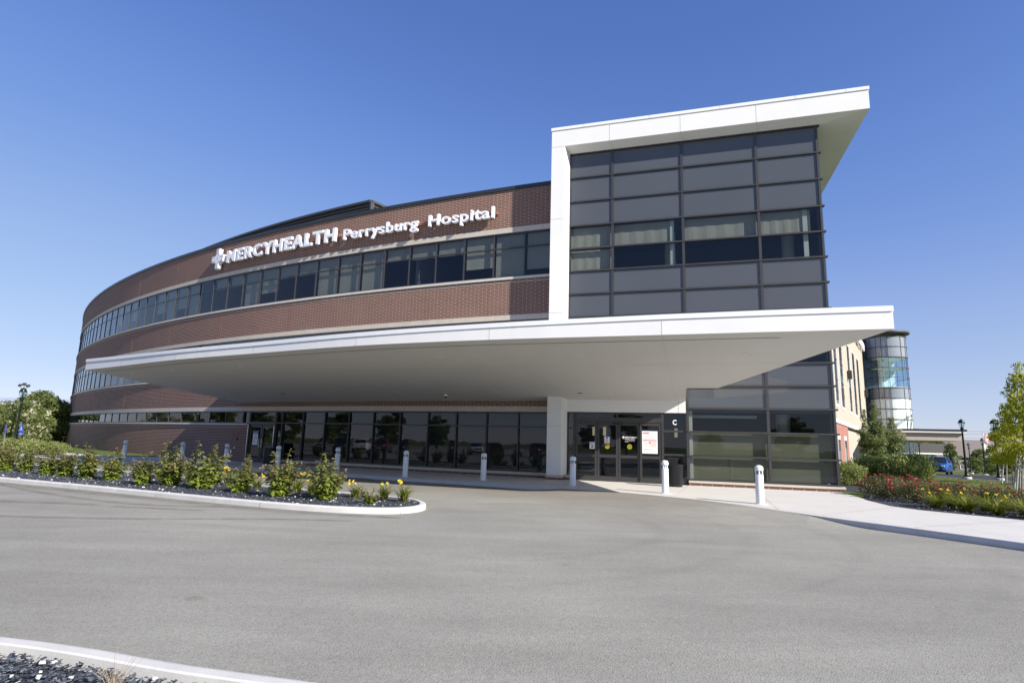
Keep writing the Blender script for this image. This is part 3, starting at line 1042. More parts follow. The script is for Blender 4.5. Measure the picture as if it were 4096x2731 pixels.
# small double door, left
dr = MB()
dr.abox(-59.40, -59.30, -.2, .0, 0, 2.92); dr.abox(-57.14, -57.05, -.2, .0, 0, 2.92)
dr.abox(-59.30, -57.14, -.2, -.02, 2.84, 2.92); dr.abox(-59.30, -57.14, -.2, -.0, 2.13, 2.30)
dr.abox(-60.01, -59.40, -.2, -.03, 2.19, 2.25); dr.abox(-60.01, -59.40, -.2, -.03, 2.85, 2.92)
door1 = part(dr, "side_entrance", M['bronze'])
p = MB(); a, b = arc(-59.30, -.12), arc(-57.14, -.12); p.add([(*a, 2.30), (*b, 2.30), (*b, 2.84), (*a, 2.84)], [(0, 1, 2, 3)]); p.build("pane", M['doorglass'], door1)
p = MB(); a, b = arc(-60.0, -.12), arc(-59.40, -.12); p.add([(*a, 2.25), (*b, 2.25), (*b, 2.85), (*a, 2.85)], [(0, 1, 2, 3)]); p.build("pane", M['doorglass'], door1)
for a0, a1 in ((-59.29, -58.24), (-58.20, -57.15)):
    d = MB()
    d.abox(a0, a0 + .11, -.14, -.07, .01, 2.12); d.abox(a1 - .11, a1, -.14, -.07, .01, 2.12)
    d.abox(a0 + .11, a1 - .11, -.14, -.07, .01, .24); d.abox(a0 + .11, a1 - .11, -.14, -.07, 1.98, 2.12)
    d.build("door_leaf", M['bronze'], door1)
    p = MB(); q, w = arc(a0 + .11, -.11), arc(a1 - .11, -.11); p.add([(*q, .24), (*w, .24), (*w, 1.98), (*q, 1.98)], [(0, 1, 2, 3)]); p.build("pane", M['doorglass'], door1)
h = MB()
for s in (-58.33, -58.11):
    h.tube([(*arc(s, -.07), .82), (*arc(s, .0), .82), (*arc(s, .0), 1.32), (*arc(s, -.07), 1.32)], .014, 6)
h.build("door_handle", M['chrome'], door1)
h = MB()
h.tube([(*arc(-59.37, .03), .03), (*arc(-59.37, .03), 2.1)], .022, 6); h.tube([(*arc(-57.08, .03), .03), (*arc(-57.08, .03), 2.1)], .022, 6)
h.build("door_guard", M['chrome'], door1)
# small wall fittings left of that door
def on_wall(name, s, z, w, hh, d, mat, lab=None):
    o = part(MB().abox(s - w / 2, s + w / 2, 0, d, z - hh / 2, z + hh / 2), name, mat, bevel=.008)
    return o
on_wall("outlet_cover", -60.75, .52, .12, .2, .05, M['chrome'])
on_wall("card_reader", -60.3, 1.28, .06, .14, .05, M['black'])
o = part(MB().lathe([(.0, 0), (.07, 0), (.075, .04), (.05, .09), (.0, .1)], 0, 0, 14), "water_inlet", M['chrome'], smooth_=True)
q = arc(-60.42, 0); ang = -60.42 / R
o.matrix_world = Matrix.Translation((q[0], q[1], .75)) @ Matrix.Rotation(ang, 4, 'Z') @ Matrix.Rotation(radians(90), 4, 'X')

# penthouse louvres on the roof ---------------------------------------------
pr = 106.65 - R          # offset of louvre screen
sE = atan2(-9.6 - CX, CY - 36.5) * R
lo = MB()
s_end = -104.0
lo.abox(s_end, sE, pr - .1, pr, 13.4, 16.95)
pent = part(lo, "penthouse_screen", M['louver'])
lv = MB()
z = 14.2
while z < 16.7:
    n = int((sE - .12 - s_end) / 1.6); vs, fs = [], []
    for i in range(n + 1):
        s = s_end + (sE - .12 - s_end) * i / n
        a, b = arc(s, pr + .005), arc(s, pr + .11)
        vs += [(*a, z + .15), (*b, z), (*b, z + .03), (*a, z + .18)]
    for i in range(n):
        for j in range(4): fs.append((4 * i + j, 4 * i + (j + 1) % 4, 4 * i + 4 + (j + 1) % 4, 4 * i + 4 + j))
    lv.add(vs, fs); z += .2
# end face going back
ex, ey = arc(sE, pr); back = Vector((.80, 1.10)).normalized() * 9
z = 14.2
nb = Vector((back.y, -back.x)).normalized()
while z < 16.7:
    a = (ex + back.x * .015, ey + back.y * .015); b = (ex + back.x, ey + back.y)
    lv.add([(a[0], a[1], z + .15), (b[0], b[1], z + .15), (b[0] + nb.x * .1, b[1] + nb.y * .1, z), (a[0] + nb.x * .1, a[1] + nb.y * .1, z)], [(0, 1, 2, 3)])
    z += .2
lv.build("louver_blade", M['louver'], pent)
e = MB(); a = (ex, ey); b = (ex + back.x, ey + back.y); c = (b[0] - nb.x * .1, b[1] - nb.y * .1); d = (a[0] - nb.x * .1, a[1] - nb.y * .1)
e.prism([a, b, c, d], 13.4, 16.95)
e.build("end_screen", M['louver'], pent)
e = MB().abox(s_end, sE + .05, pr - .15, pr + .16, 16.85, 17.0)
e.prism([(a[0] + nb.x * .16, a[1] + nb.y * .16), (b[0] + nb.x * .16, b[1] + nb.y * .16), c, d], 16.85, 17.0)
e.prism([(a[0] + nb.x * .13 - back.x * .012, a[1] + nb.y * .13 - back.y * .012), (a[0] + nb.x * .13 + back.x * .02, a[1] + nb.y * .13 + back.y * .02), (a[0] + back.x * .02 - nb.x * .05, a[1] + back.y * .02 - nb.y * .05), (a[0] - back.x * .012 - nb.x * .05, a[1] - back.y * .012 - nb.y * .05)], 13.4, 16.85)
e.build("screen_cap", M['louver'], pent)

# ---- tower ------------------------------------------------------------------
KG = 25.65                         # glass plane
ROWS = [.24, 1.19, 2.17, 3.12, 4.05, 4.97, 6.1, 7.19, 8.27, 9.34, 10.42, 11.53, 12.72, 13.91, 15.12]
COLS = [-5.36, -3.36, -.27, 2.83, 5.22]
cw = MB()
for i, s in enumerate(COLS):
    z0 = .24 if s >= -.27 else 5.0
    ww = .055 if 0 < i < 4 else .04
    cw.tbox(s - ww, s + ww, KG - .05, KG + .12, z0, 15.14)
for j, z in enumerate(ROWS):
    s0 = -.27 if z < 5 else -5.36
    hh = .034
    s1 = 5.22
    cw.tbox(s0 + .001, s1 + .14, KG - .07, KG + .1, z - hh, z + hh)
curtain = part(cw, "curtain_wall", M['bronze'])
edge = part(MB().tbox(5.262, 5.30, KG + .02, KG + .10, .3, 15.1), "glass_edge", M['clear'])
VIS = {(0, 10), (1, 10), (2, 10), (3, 10), (0, 9), (1, 9), (2, 9), (3, 9), (0, 5), (1, 5), (2, 5), (3, 5), (2, 2), (3, 2), (2, 1), (3, 1), (2, 0), (3, 0)}
BL = {(0, 10), (1, 10), (2, 10), (3, 10), (0, 9), (2, 1), (3, 1), (2, 0), (3, 0)}
for i in range(4):
    for j in range(14):
        if i < 2 and j < 5: continue
        a, b, z0, z1 = COLS[i] + .055, COLS[i + 1] - .055, ROWS[j] + .045, ROWS[j + 1] - .045
        if i == 3: b = COLS[4] - .04
        if i == 0: a = COLS[0] + .04
        p = MB(); q0, q1 = T(a, KG), T(b, KG)
        p.add([(*q0, z0), (*q1, z0), (*q1, z1), (*q0, z1)], [(0, 1, 2, 3)])
        vis = (i, j) in VIS
        p.build("pane" if vis else "spandrel_panel", M['glass'] if vis else M['spandrel'], curtain)
        if (i, j) in BL:
            p = MB()
            bb = b - .35 if (i, j) in ((1, 10), (3, 10)) else b
            n = 16; amp = 0 if j < 3 else .009
            for q in range(n):
                u, v = q / n, (q + 1) / n
                ka = KG + .20 + amp * sin(q * 1.7 + i); kb_ = KG + .20 + amp * sin((q + 1) * 1.7 + i)
                A, B = T(a + (bb - a) * u, ka), T(a + (bb - a) * v, kb_)
                p.add([(*A, z0), (*B, z0), (*B, z1), (*A, z1)], [(0, 1, 2, 3)])
            p.build("blind", M['blind'] if j > 3 else M['blind_olive'], curtain)
tm = MB()
tm.tbox(-5.4, 5.24, 30.0, 30.2, 0, 15.2)
for z0, z1 in ((-.2, .2), (3.0, 4.9), (7.2, 9.32), (11.55, 15.2)): tm.tbox(-5.4, 5.2, KG + .2 if z0 > 0 else KG + .3, 30.0, z0, z1)
part(tm, "tower_interior", M['room'])
cc = MB()
for s, kq in ((4.15, 27.3), (-.9, 27.5)):
    x, y = T(s, kq)
    cc.lathe([(.26, 9.32), (.26, 11.55)], x, y, 20)
x, y = T(3.6, 27.4); cc.lathe([(.28, .2), (.28, 3.0)], x, y, 20)
part(cc, "round_column", M['column'], smooth_=True, auto=40)
post = MB()
for s in (-.75, 4.62): post.tbox(s - .09, s + .09, KG + .14, KG + .2, 9.39, 11.48)
post.tbox(-.22, -.08, KG + .14, KG + .2, .25, 3.05); post.tbox(-.08, 2.5, KG + .9, KG + 1.0, 2.78, 2.9)
part(post, "inner_post", M['column'])
# side and base of tower
part(MB().tbox(5.1, 5.24, KG + .13, 34, .24, 15.1), "tower_side", M['spandrel'])
part(MB().tbox(-.27, 5.36, KG - .16, 34, -.3, .115), "brick_plinth", M['brick'])
part(MB().tbox(-.27, 5.42, KG - .2, 34, .115, .195), "stone_plinth", M['stone'])

# white frame: pier and flying roof
pier = MB()
P0, P1, P2, P3 = T(-6.13, 25.02), T(-5.50, 25.02), T(-5.37, KG - .06), T(-5.37, 27.2)
P4 = T(-6.13, 27.2)
pier.prism([P0, P1, P2, P3, P4], .21, 16.13)
part(pier, "pier", M['eifs'])
pb = MB(); pb.tbox(-6.15, -5.47, 25.0, 26.6, .115, .21); part(pb, "stone_plinth", M['stone'])
pb = MB(); pb.tbox(-6.14, -5.48, 25.01, 26.6, -.2, .115); part(pb, "brick_plinth", M['brick'])
# base beside doors
pb = MB(); pb.tbox(-5.47, -5.08, 25.45, 25.8, -.2, .115); part(pb, "brick_plinth", M['brick'])
pb = MB(); pb.tbox(-5.47, -5.07, 25.44, 25.8, .115, .21); part(pb, "stone_plinth", M['stone'])

rf = MB()
zb, zt_ = 15.29, 16.13
o0, o1, o2, o3 = T(-5.50, 25.02), T(7.12, 25.02), T(6.86, 35.5), T(-6.13, 35.5)
i0, i1, i2 = T(-5.37, KG - .02), T(5.26, KG - .02), T(5.26, 35.5)
rf.add([(*o0, zb), (*o1, zb), (*i1, 15.13), (*i0, 15.13)], [(0, 3, 2, 1)])
rf.add([(*o1, zb), (*o2, zb), (*i2, 15.13), (*i1, 15.13)], [(0, 3, 2, 1)])
# front, right, top
a, b = T(-5.499, 25.02), T(7.12, 25.02)
rf.add([(*a, zb), (*b, zb), (*b, zt_), (*a, zt_)], [(0, 1, 2, 3)])
rf.add([(*o1, zb), (*o2, zb), (*o2, zt_), (*o1, zt_)], [(0, 1, 2, 3)])
rf.add([(*o2, zb), (*o3, zb), (*o3, zt_), (*o2, zt_)], [(0, 1, 2, 3)])
l0, l1 = T(-6.13, 27.2), o3
rf.add([(*l1, 13.4), (*l0, 13.4), (*l0, zt_), (*l1, zt_)], [(0, 1, 2, 3)])
c0 = T(-6.13, 25.03)
rf.add([(*c0, zt_), (*o1, zt_), (*o2, zt_), (*o3, zt_)], [(0, 1, 2, 3)])
part(rf, "flying_roof", M['eifs'])
cp = MB()
cp.tbox(-6.16, 7.15, 24.985, 25.12, zt_ - .01, zt_ + .13)
q = [T(7.02, 25.12), T(7.15, 25.12), T(6.9, 35.5), T(6.78, 35.5)]
cp.prism(q, zt_ - .01, zt_ + .13); cp.tbox(-6.16, -6.04, 25.12, 35.5, zt_ - .01, zt_ + .13)
part(cp, "roof_coping", M['coping'])
j = MB()
for s in (-3.40, -.28, 2.85):
    j.tbox(s - .008, s + .008, 25.014, 25.03, zb, zt_ - .02)
    s2 = s + .12
    A, B = T(s, 25.03), T(s2, KG - .05)
    for w in (.008,): j.add([(*T(s - w, 25.03), zb - .003), (*T(s + w, 25.03), zb - .003), (*T(s2 + w, KG - .05), 15.132), (*T(s2 - w, KG - .05), 15.132)], [(0, 1, 2, 3)])
for z in (15.29, 11.72, 7.3, 2.27): j.tbox(-6.135, -5.505, 25.014, 25.03, z - .006, z + .006)
for s in (-4.6, -1.6, 1.4, 4.4, 6.3): j.tbox(s - .005, s + .005, 24.98, 24.99, zt_, zt_ + .125)
for (kk_, sL) in ((28.3, 7.0), (31.45, 6.95)):
    j.add([(*T(5.3, kk_), 15.126), (*T(sL, kk_), 15.275), (*T(sL, kk_ + .016), 15.275), (*T(5.3, kk_ + .016), 15.126)], [(0, 1, 2, 3)])
part(j, "panel_joint", M['fjoint'])

# ---- entrance doors under the canopy ----------------------------------------
hd = MB(); hd.tbox(-5.40, -.33, 25.60, 25.9, 2.93, 5.0); part(hd, "door_header", M['eifs'])
j = MB(); j.tbox(-.62, -.61, 25.595, 25.602, 2.93, 4.2); part(j, "panel_joint", M['joint'])
df = MB()
KD = 25.70
df.tbox(-5.38, -.33, KD - .05, KD + .1, 2.86, 2.93)
df.tbox(-5.38, -5.33, KD - .04, KD + .1, .0, 2.86); df.tbox(-5.10, -4.99, KD - .06, KD + .1, 0, 2.86)
df.tbox(-5.33, -5.10, KD - .03, KD + .09, 2.2, 2.26); df.tbox(-5.33, -5.10, KD - .03, KD + .09, 0, .22)
df.tbox(-4.99, -1.33, KD - .12, KD + .1, 2.50, 2.70)
df.tbox(-3.22, -3.14, KD - .03, KD + .09, 2.70, 2.86)
df.tbox(-1.33, -1.24, KD - .12, KD + .1, 0, 2.86)
for z in (2.17, 1.20): df.tbox(-1.24, -.33, KD - .04, KD + .09, z - .04, z + .04)
df.tbox(-1.24, -.33, KD - .04, KD + .09, 0.0, .24)
entr = part(df, "main_entrance", M['bronze'])
def tp(a, b, z0, z1, kq=KD + .02, mat='doorglass', nm="pane", par=entr):
    p = MB(); q0, q1 = T(a, kq), T(b, kq); p.add([(*q0, z0), (*q1, z0), (*q1, z1), (*q0, z1)], [(0, 1, 2, 3)]); return p.build(nm, M[mat], par)
tp(-5.33, -5.10, .22, 2.2); tp(-5.33, -5.10, 2.26, 2.86); tp(-4.99, -3.22, 2.70, 2.86); tp(-3.14, -1.33, 2.70, 2.86)
tp(-1.24, -.33, 2.21, 2.86); tp(-1.24, -.33, 1.24, 2.13); tp(-1.24, -.33, .24, 1.16)
leafs = []
for a, b, kq in ((-4.97, -4.05, KD - .07), (-4.03, -3.15, KD - .01), (-3.13, -2.24, KD - .01), (-2.22, -1.34, KD - .07)):
    d = MB(); st = .085
    d.tbox(a, a + st, kq - .03, kq + .03, .02, 2.49); d.tbox(b - st, b, kq - .03, kq + .03, .02, 2.49)
    d.tbox(a + st, b - st, kq - .03, kq + .03, .02, .22); d.tbox(a + st, b - st, kq - .03, kq + .03, 1.0, 1.12); d.tbox(a + st, b - st, kq - .03, kq + .03, 2.37, 2.49)
    lf = d.build("door_leaf", M['bronze'], entr); leafs.append((lf, a, b, kq))
    tp(a + st, b - st, .22, 1.0, kq); tp(a + st, b - st, 1.12, 2.37, kq)
s_ = MB(); s_.tbox(-3.35, -2.95, KD - .17, KD - .12, 2.42, 2.50); s_.build("door_sensor", M['black'], entr, bevel=.01)

# warm ceiling pendants seen through the doors (lit lamps)
lampm, nt, p_ = nmat("lit_pendant"); p_.inputs["Emission Color"].default_value = (1, .82, .55, 1); p_.inputs["Emission Strength"].default_value = .3
pd = MB()
for s in (-4.45, -3.95, -.75):
    x, y = T(s - .05, 27.6); pd.lathe([(.07, 1.95), (.07, 2.35)], x, y, 12)
part(pd, "pendant_lamp", lampm, smooth_=True, auto=40)

# lettering on glass
def tplace(s0, z0, kq):
    return lambda x, z, d: (*T(x, kq - d), z)
mb = MB(); fit_text(mb, "C", -.87, -.71, 2.43, 2.66, tplace(0, 0, KD - .012), .03)
part(mb, "door_letter", M['vinyl'])
mb = MB(); kq = leafs[2][3] - .012
pl_ = tplace(0, 0, kq)
fit_text(mb, "MERCYHEALTH", -2.85, -2.34, 1.845, 1.905, pl_, .03)
fit_text(mb, "Perrysburg Hospital", -2.85, -2.44, 1.775, 1.815, pl_, .02)
fit_text(mb, "A Department of", -2.72, -2.58, 1.745, 1.76, pl_, .01)
fit_text(mb, "Mercy Health - St. Vincent Medical Center", -2.85, -2.44, 1.715, 1.733, pl_, .01)
fit_text(mb, "Welcome", -2.85, -2.70, 1.675, 1.70, pl_, .02)
for x0, x1, z0, z1 in ((-2.975, -2.865, 1.855, 1.895), (-2.94, -2.90, 1.82, 1.93)):
    mb.tbox(x0, x1, kq - .002, kq - .0005, z0, z1)
part(mb, "door_lettering", M['vinyl'])

# ---- canopy ---------------------------------------------------------------
FP = [(-21.11, 28.93, 5.0), (-18.02, 26.9, 4.97), (-14.08, 24.36, 4.96), (-9.81, 22.0, 4.99), (-5.31, 19.66, 5.05), (-.71, 17.77, 5.12), (4.19, 16.13, 5.18), (6.68, 15.34, 5.19), (9.64, 14.46, 5.2)]


def soffz(x, y):
    return 3.43 + .13 * max(-.2, hypot(x - CX, y - CY) - R)


def cr(p, n=6):
    out = []
    for i in range(len(p) - 1):
        a, b, c, d = p[max(0, i - 1)], p[i], p[i + 1], p[min(len(p) - 1, i + 2)]
        if i >= 6: a, d = b, c
        for j in range(n):
            t = j / n
            if i >= 6: out.append(tuple(b[q] + (c[q] - b[q]) * t for q in range(3))); continue
            out.append(tuple(.5 * (2 * b[q] + (c[q] - a[q]) * t + (2 * a[q] - 5 * b[q] + 4 * c[q] - d[q]) * t * t + (3 * b[q] - a[q] - 3 * c[q] + d[q]) * t ** 3) for q in range(3)))
    out.append(p[-1]); return out


fc = cr(FP)
fxy = [(p[0], p[1]) for p in fc]
cn = MB()
n = len(fc)
vs = []
for x, y, zt in fc: vs += [(x, y, soffz(x, y)), (x, y, zt)]
cn.add(vs, [(2 * i, 2 * i + 2, 2 * i + 3, 2 * i + 1) for i in range(n - 1)])
WL = (-16.25, 35.36)
RT = T(-.33, 25.62)
x0, y0, zt = fc[0]; cn.add([(*WL, 3.43), (x0, y0, soffz(x0, y0)), (x0, y0, zt), (*WL, zt)], [(0, 1, 2, 3)])
NB, NC = (7.79, 21.93), (6.69, 22.27)
x0, y0, zt = fc[-1]
cn.add([(x0, y0, soffz(x0, y0)), (*NB, soffz(*NB)), (*NB, zt), (x0, y0, zt)], [(0, 1, 2, 3)])
cn.add([(*NB, soffz(*NB)), (*NC, soffz(*NC)), (*NC, zt), (*NB, zt)], [(0, 1, 2, 3)])
cn.add([(*NC, soffz(*NC)), (*RT, 3.43), (*RT, zt), (*NC, zt)], [(0, 1, 2, 3)])
canopy = part(cn, "canopy", M['eifs'])
wl = [arc(s, -.02) for s in np.linspace(-60.4, -42.0, 22)]
outline = [WL] + fxy + [NB, NC, RT, T(-5.3, 25.62), T(-5.3, 26.3)] + [q for q in reversed(wl) if q[0] < 1.4 and q[0] > -16.0]
sf = MB().fill(outline, soffz, 1.1)
sf.f = [tuple(reversed(f)) for f in sf.f]
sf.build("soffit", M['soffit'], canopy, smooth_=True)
tpz = lambda x, y: 4.9
MB().fill(outline, tpz, 3).build("canopy_roof", M['roofing'], canopy)
# metal edge flashing
fl = MB()
out1 = offset_line(fxy, -.03)
vs = []
for (x, y, zt), (xo, yo) in zip(fc, out1):
    vs += [(x, y, zt - .13), (xo, yo, zt - .135), (xo, yo, zt + .005), (*[x + (x - xo) * 3, y + (y - yo) * 3], zt + .02), (*[x + (x - xo) * 3, y + (y - yo) * 3], zt - .15)]
fs = []
for i in range(len(fc) - 1):
    for q in range(4): fs.append((5 * i + q, 5 * i + 5 + q, 5 * i + 6 + q, 5 * i + 1 + q))
e_ = 5 * (len(fc) - 1)
fs += [(0, 1, 2, 3, 4), (e_ + 4, e_ + 3, e_ + 2, e_ + 1, e_)]
fl.add(vs, fs)
for (a, b, zt) in (((fc[-1][0], fc[-1][1]), NB, 5.2), (WL, (fc[0][0], fc[0][1]), 5.0)):
    A = offset_line([a, b], -.03)
    fl.add([(*A[0], zt - .135), (*A[1], zt - .135), (*A[1], zt + .005), (*A[0], zt + .005)], [(0, 1, 2, 3)])
fl.build("edge_flashing", M['coping'], canopy)
# fascia joints, soffit joints and drip groove
j = MB()
for idx in (1, 2, 3, 4, 5, 6):
    x, y, zt = FP[idx]; i = idx * 6
    a = fc[i - 1]; d = Vector((x - a[0], y - a[1])).normalized()
    A = offset_line([(x, y), (x + d.x * .014, y + d.y * .014)], -.004)
    j.add([(*A[0], soffz(x, y)), (*A[1], soffz(x, y)), (*A[1], zt - .14), (*A[0], zt - .14)], [(0, 1, 2, 3)])
j.build("fascia_joint", M['fjoint'], canopy)
dg_ = MB()
g1 = offset_line(fxy, .52)
gp = [p for p in g1[2:-5]]
def sstrip(mb, pts, w, dz=-.004):
    L, Q = offset_line(pts, w / 2), offset_line(pts, -w / 2); n = len(pts)
    mb.add([(*p, soffz(*p) + dz) for p in L] + [(*p, soffz(*p) + dz) for p in Q], [(i, i + 1, n + i + 1, n + i) for i in range(n - 1)])
sstrip(dg_, gp, .055)
dg_.build("drip_groove", simple("groove", (.24, .235, .22), .8), canopy)
j = MB()
for dd in (3.1, 6.2):
    pts = [(CX + (R + 9.02 - dd) * (p[0] - CX) / hypot(p[0] - CX, p[1] - CY), CY + (R + 9.02 - dd) * (p[1] - CY) / hypot(p[0] - CX, p[1] - CY)) for p in fxy]
    pts = [p for p in pts if inside(p[0], p[1], outline)]
    sstrip(j, pts, .012)
for idx in (1, 2, 3, 4, 5, 6):
    x, y, _ = FP[idx]; u = Vector((CX - x, CY - y)).normalized()
    pts = [(x + u.x * t, y + u.y * t) for t in np.linspace(.02, 8.6, 14)]
    pts = [p for p in pts if inside(p[0], p[1], outline)]
    if len(pts) > 2: sstrip(j, pts, .012)
j.build("soffit_joint", M['fjoint'], canopy)
for x, y in ((-15.56, 26.89), (-11.38, 24.57), (-18.62, 28.8), (-2.5, 20.32), (2.25, 18.74), (7.02, 17.41), (-14.05, 32.1), (-9.68, 29.8), (-5.22, 27.5), (-.62, 25.6), (4.13, 24.2)):
    z = soffz(x, y)
    d = MB().lathe([(.05, z - .002), (.115, z - .006), (.12, z + .01)], x, y, 20)
    lt = d.build("downlight", M['coping'], canopy)
for x, y in ((-11.83, 30.6), (2.9, 24.5)):
    z = soffz(x, y); MB().box(x - .1, x + .1, y - .1, y + .1, z - .008, z + .01).build("soffit_vent", M['bronze'], canopy)
x, y = -2.97, 26.9; z = soffz(x, y)
c = MB().lathe([(.03, z - .17), (.06, z - .15), (.075, z - .11), (.075, z - .10)], x, y, 16).build("camera_dome", M['black'], canopy, smooth_=True)
MB().lathe([(.08, z - .10), (.085, z - .02), (.05, z)], x, y, 16).build("camera_mount", M['coping'], canopy, smooth_=True, auto=40)

# ================================================================ BUILDING SIGN
sign = empty("building_sign", (0, 0, 0))
tag(sign, "white raised letters and cross emblem across the curved brick wall above the upper windows", "sign")
def splace(o_face=.36):
    return lambda x, z, d: (*arc(x, o_face + d), z)
rc = MB(); rc.abox(-63.3, -53.05, .02, .12, 12.72, 12.90); rc.abox(-52.9, -43.15, .02, .12, 12.62, 12.78)
rc.build("raceway", M['raceway'], sign)
for body, a, b, z0, z1, bold in (("MERCYHEALTH", -62.98, -53.26, 12.42, 13.25, .032), ("Perrysburg", -52.66, -47.68, 12.40, 13.03, .016), ("Hospital", -47.02, -43.30, 12.40, 13.03, .016)):
    mb = MB(); V, F = text_mesh(body, 1.0, bold, .085, 1.13 if body[1] == 'E' else 1.07)
    xs_ = [v[0] for v in V]; xa, xb = min(xs_), max(xs_); kz = (z1 - z0) / (.729 + 2 * bold)
    V2 = [(*arc(a + (v[0] - xa) / (xb - xa) * (b - a), .25 + v[2]), z0 + (v[1] + bold) * kz) for v in V]
    mb.add(V2, F)
    lo_ = mb.build("lettering", [M['letter'], M['letterface']], sign)
    for p in lo_.data.polygons:
        if all(V[i][2] > .10 for i in p.vertices): p.material_index = 1
# emblem: flared cross with wavy navy lines
def cross_outline(sc=1.0):
    q = [(.17, .70), (.15, .50), (.12, .36), (.20, .25), (.34, .22), (.50, .24), (.56, .20), (.57, 0), (.56, -.20), (.50, -.25), (.34, -.22), (.20, -.25), (.12, -.36), (.15, -.50), (.17, -.70)]
    q = [(x * 1.15, y) for x, y in q]
    l = [(-x, y) for x, y in reversed(q)]
    return [(x * sc, y * sc) for x, y in q + l]
ec_s, ec_z = -63.98, 12.82
ring = chaikin(cross_outline(), 1, True); n = len(ring)
mb = MB()
def epl(x, z, o): return (*arc(ec_s + x, o), ec_z + z)
vs = [epl(x, z, .12) for x, z in ring] + [epl(x, z, .37) for x, z in ring]
mb.add(vs, [tuple(range(n, 2 * n))] + [(i, (i + 1) % n, n + (i + 1) % n, n + i) for i in range(n)])
emb = mb.build("emblem", M['letter'], sign)
ln = MB()
def eline(pts, w=.022, closed=False):
    pts = chaikin(pts, 2, closed)
    if closed: pts = pts + [pts[0]]
    L, Q = offset_line(pts, w / 2), offset_line(pts, -w / 2); m_ = len(pts)
    ln.add([epl(x, z, .374) for x, z in L] + [epl(x, z, .374) for x, z in Q], [(i, i + 1, m_ + i + 1, m_ + i) for i in range(m_ - 1)])
eline([(x * .93, y * .95) for x, y in cross_outline()], .026, True)
for sx in (1, -1):
    eline([(sx * .05, .62), (sx * .04, .42), (sx * .07, .30)]); eline([(sx * .05, -.62), (sx * .04, -.42), (sx * .07, -.30)])
    eline([(sx * .56, .04), (sx * .42, .10), (sx * .30, .04)]); eline([(sx * .56, -.10), (sx * .44, -.16), (sx * .34, -.13)])
    eline([(sx * .10, .20), (sx * .17, .12)]); eline([(sx * .10, -.20), (sx * .17, -.12)])
eline([(0, .05), (.045, 0), (0, -.05), (-.045, 0)], .03, True)
ln.build("emblem_lines", M['navy'], emb)

# ================================================================ BOLLARDS
def make_bollard():
    r = empty("light_bollard")
    MB().lathe([(.19, 0), (.185, .012), (.12, .016)], 0, 0, 28).build("base_plate", M['kerb'], r)
    MB().lathe([(.112, .012), (.112, .80), (.105, .815), (.06, .815)], 0, 0, 28).build("post", M['bollard'], r, smooth_=True, auto=35)
    c = MB()
    for k in range(4):
        t = pi / 4 + k * pi / 2; x, y = .088 * cos(t), .088 * sin(t)
        c.box(x - .012, x + .012, y - .012, y + .012, .81, .93)
    c.build("lamp_cage", M['bollard'], r)
    MB().lathe([(.068, .815), (.068, .925)], 0, 0, 16).build("lens", M['clear'], r, smooth_=True, auto=35)
    MB().lathe([(.055, .815), (.035, .86), (.02, .925)], 0, 0, 16).build("reflector", M['chrome'], r, smooth_=True)
    MB().lathe([(.105, .92), (.118, .925), (.118, .97), (.112, .978), (.112, .984), (.118, .99), (.117, 1.0), (.108, 1.03), (.085, 1.055), (.05, 1.072), (.0, 1.078)], 0, 0, 28).build("cap", M['bollard'], r, smooth_=True, auto=35)
    return r

BP = [(-20.37, 31.69, "white light bollard furthest left, in front of the sunlit brick wall"),
      (-17.05, 31.19, "white light bollard where the shadow edge crosses the brick wall"),
      (-14.1, 29.85, "white light bollard before the shaded brick just left of the small glass door"),
      (-10.73, 27.81, "white light bollard beside the black litter bin of the left door"),
      (-7.64, 26.68, "white light bollard behind the last tall shrub of the island"),
      (-4.24, 24.68, "shaded white light bollard past the right end of the planted island"),
      (-.99, 23.91, "shaded white light bollard midway before the dark shop windows, left of the pier"),
      (2.39, 22.19, "white light bollard just right of the white pier, before the sliding doors"),
      (5.23, 19.98, "sunlit white light bollard standing in front of the black litter bin"),
      (7.16, 17.08, "nearest and largest white light bollard, on the sunlit walk at right")]
b0 = make_bollard()
for i, (x, y, lab) in enumerate(BP):
    b = b0 if i == 0 else copy_tree(b0)
    b.location = (x, y, 0); b.rotation_euler = (0, 0, .4 + .35 * i)
    tag(b, lab, "bollard", "light bollards along the entrance walk")

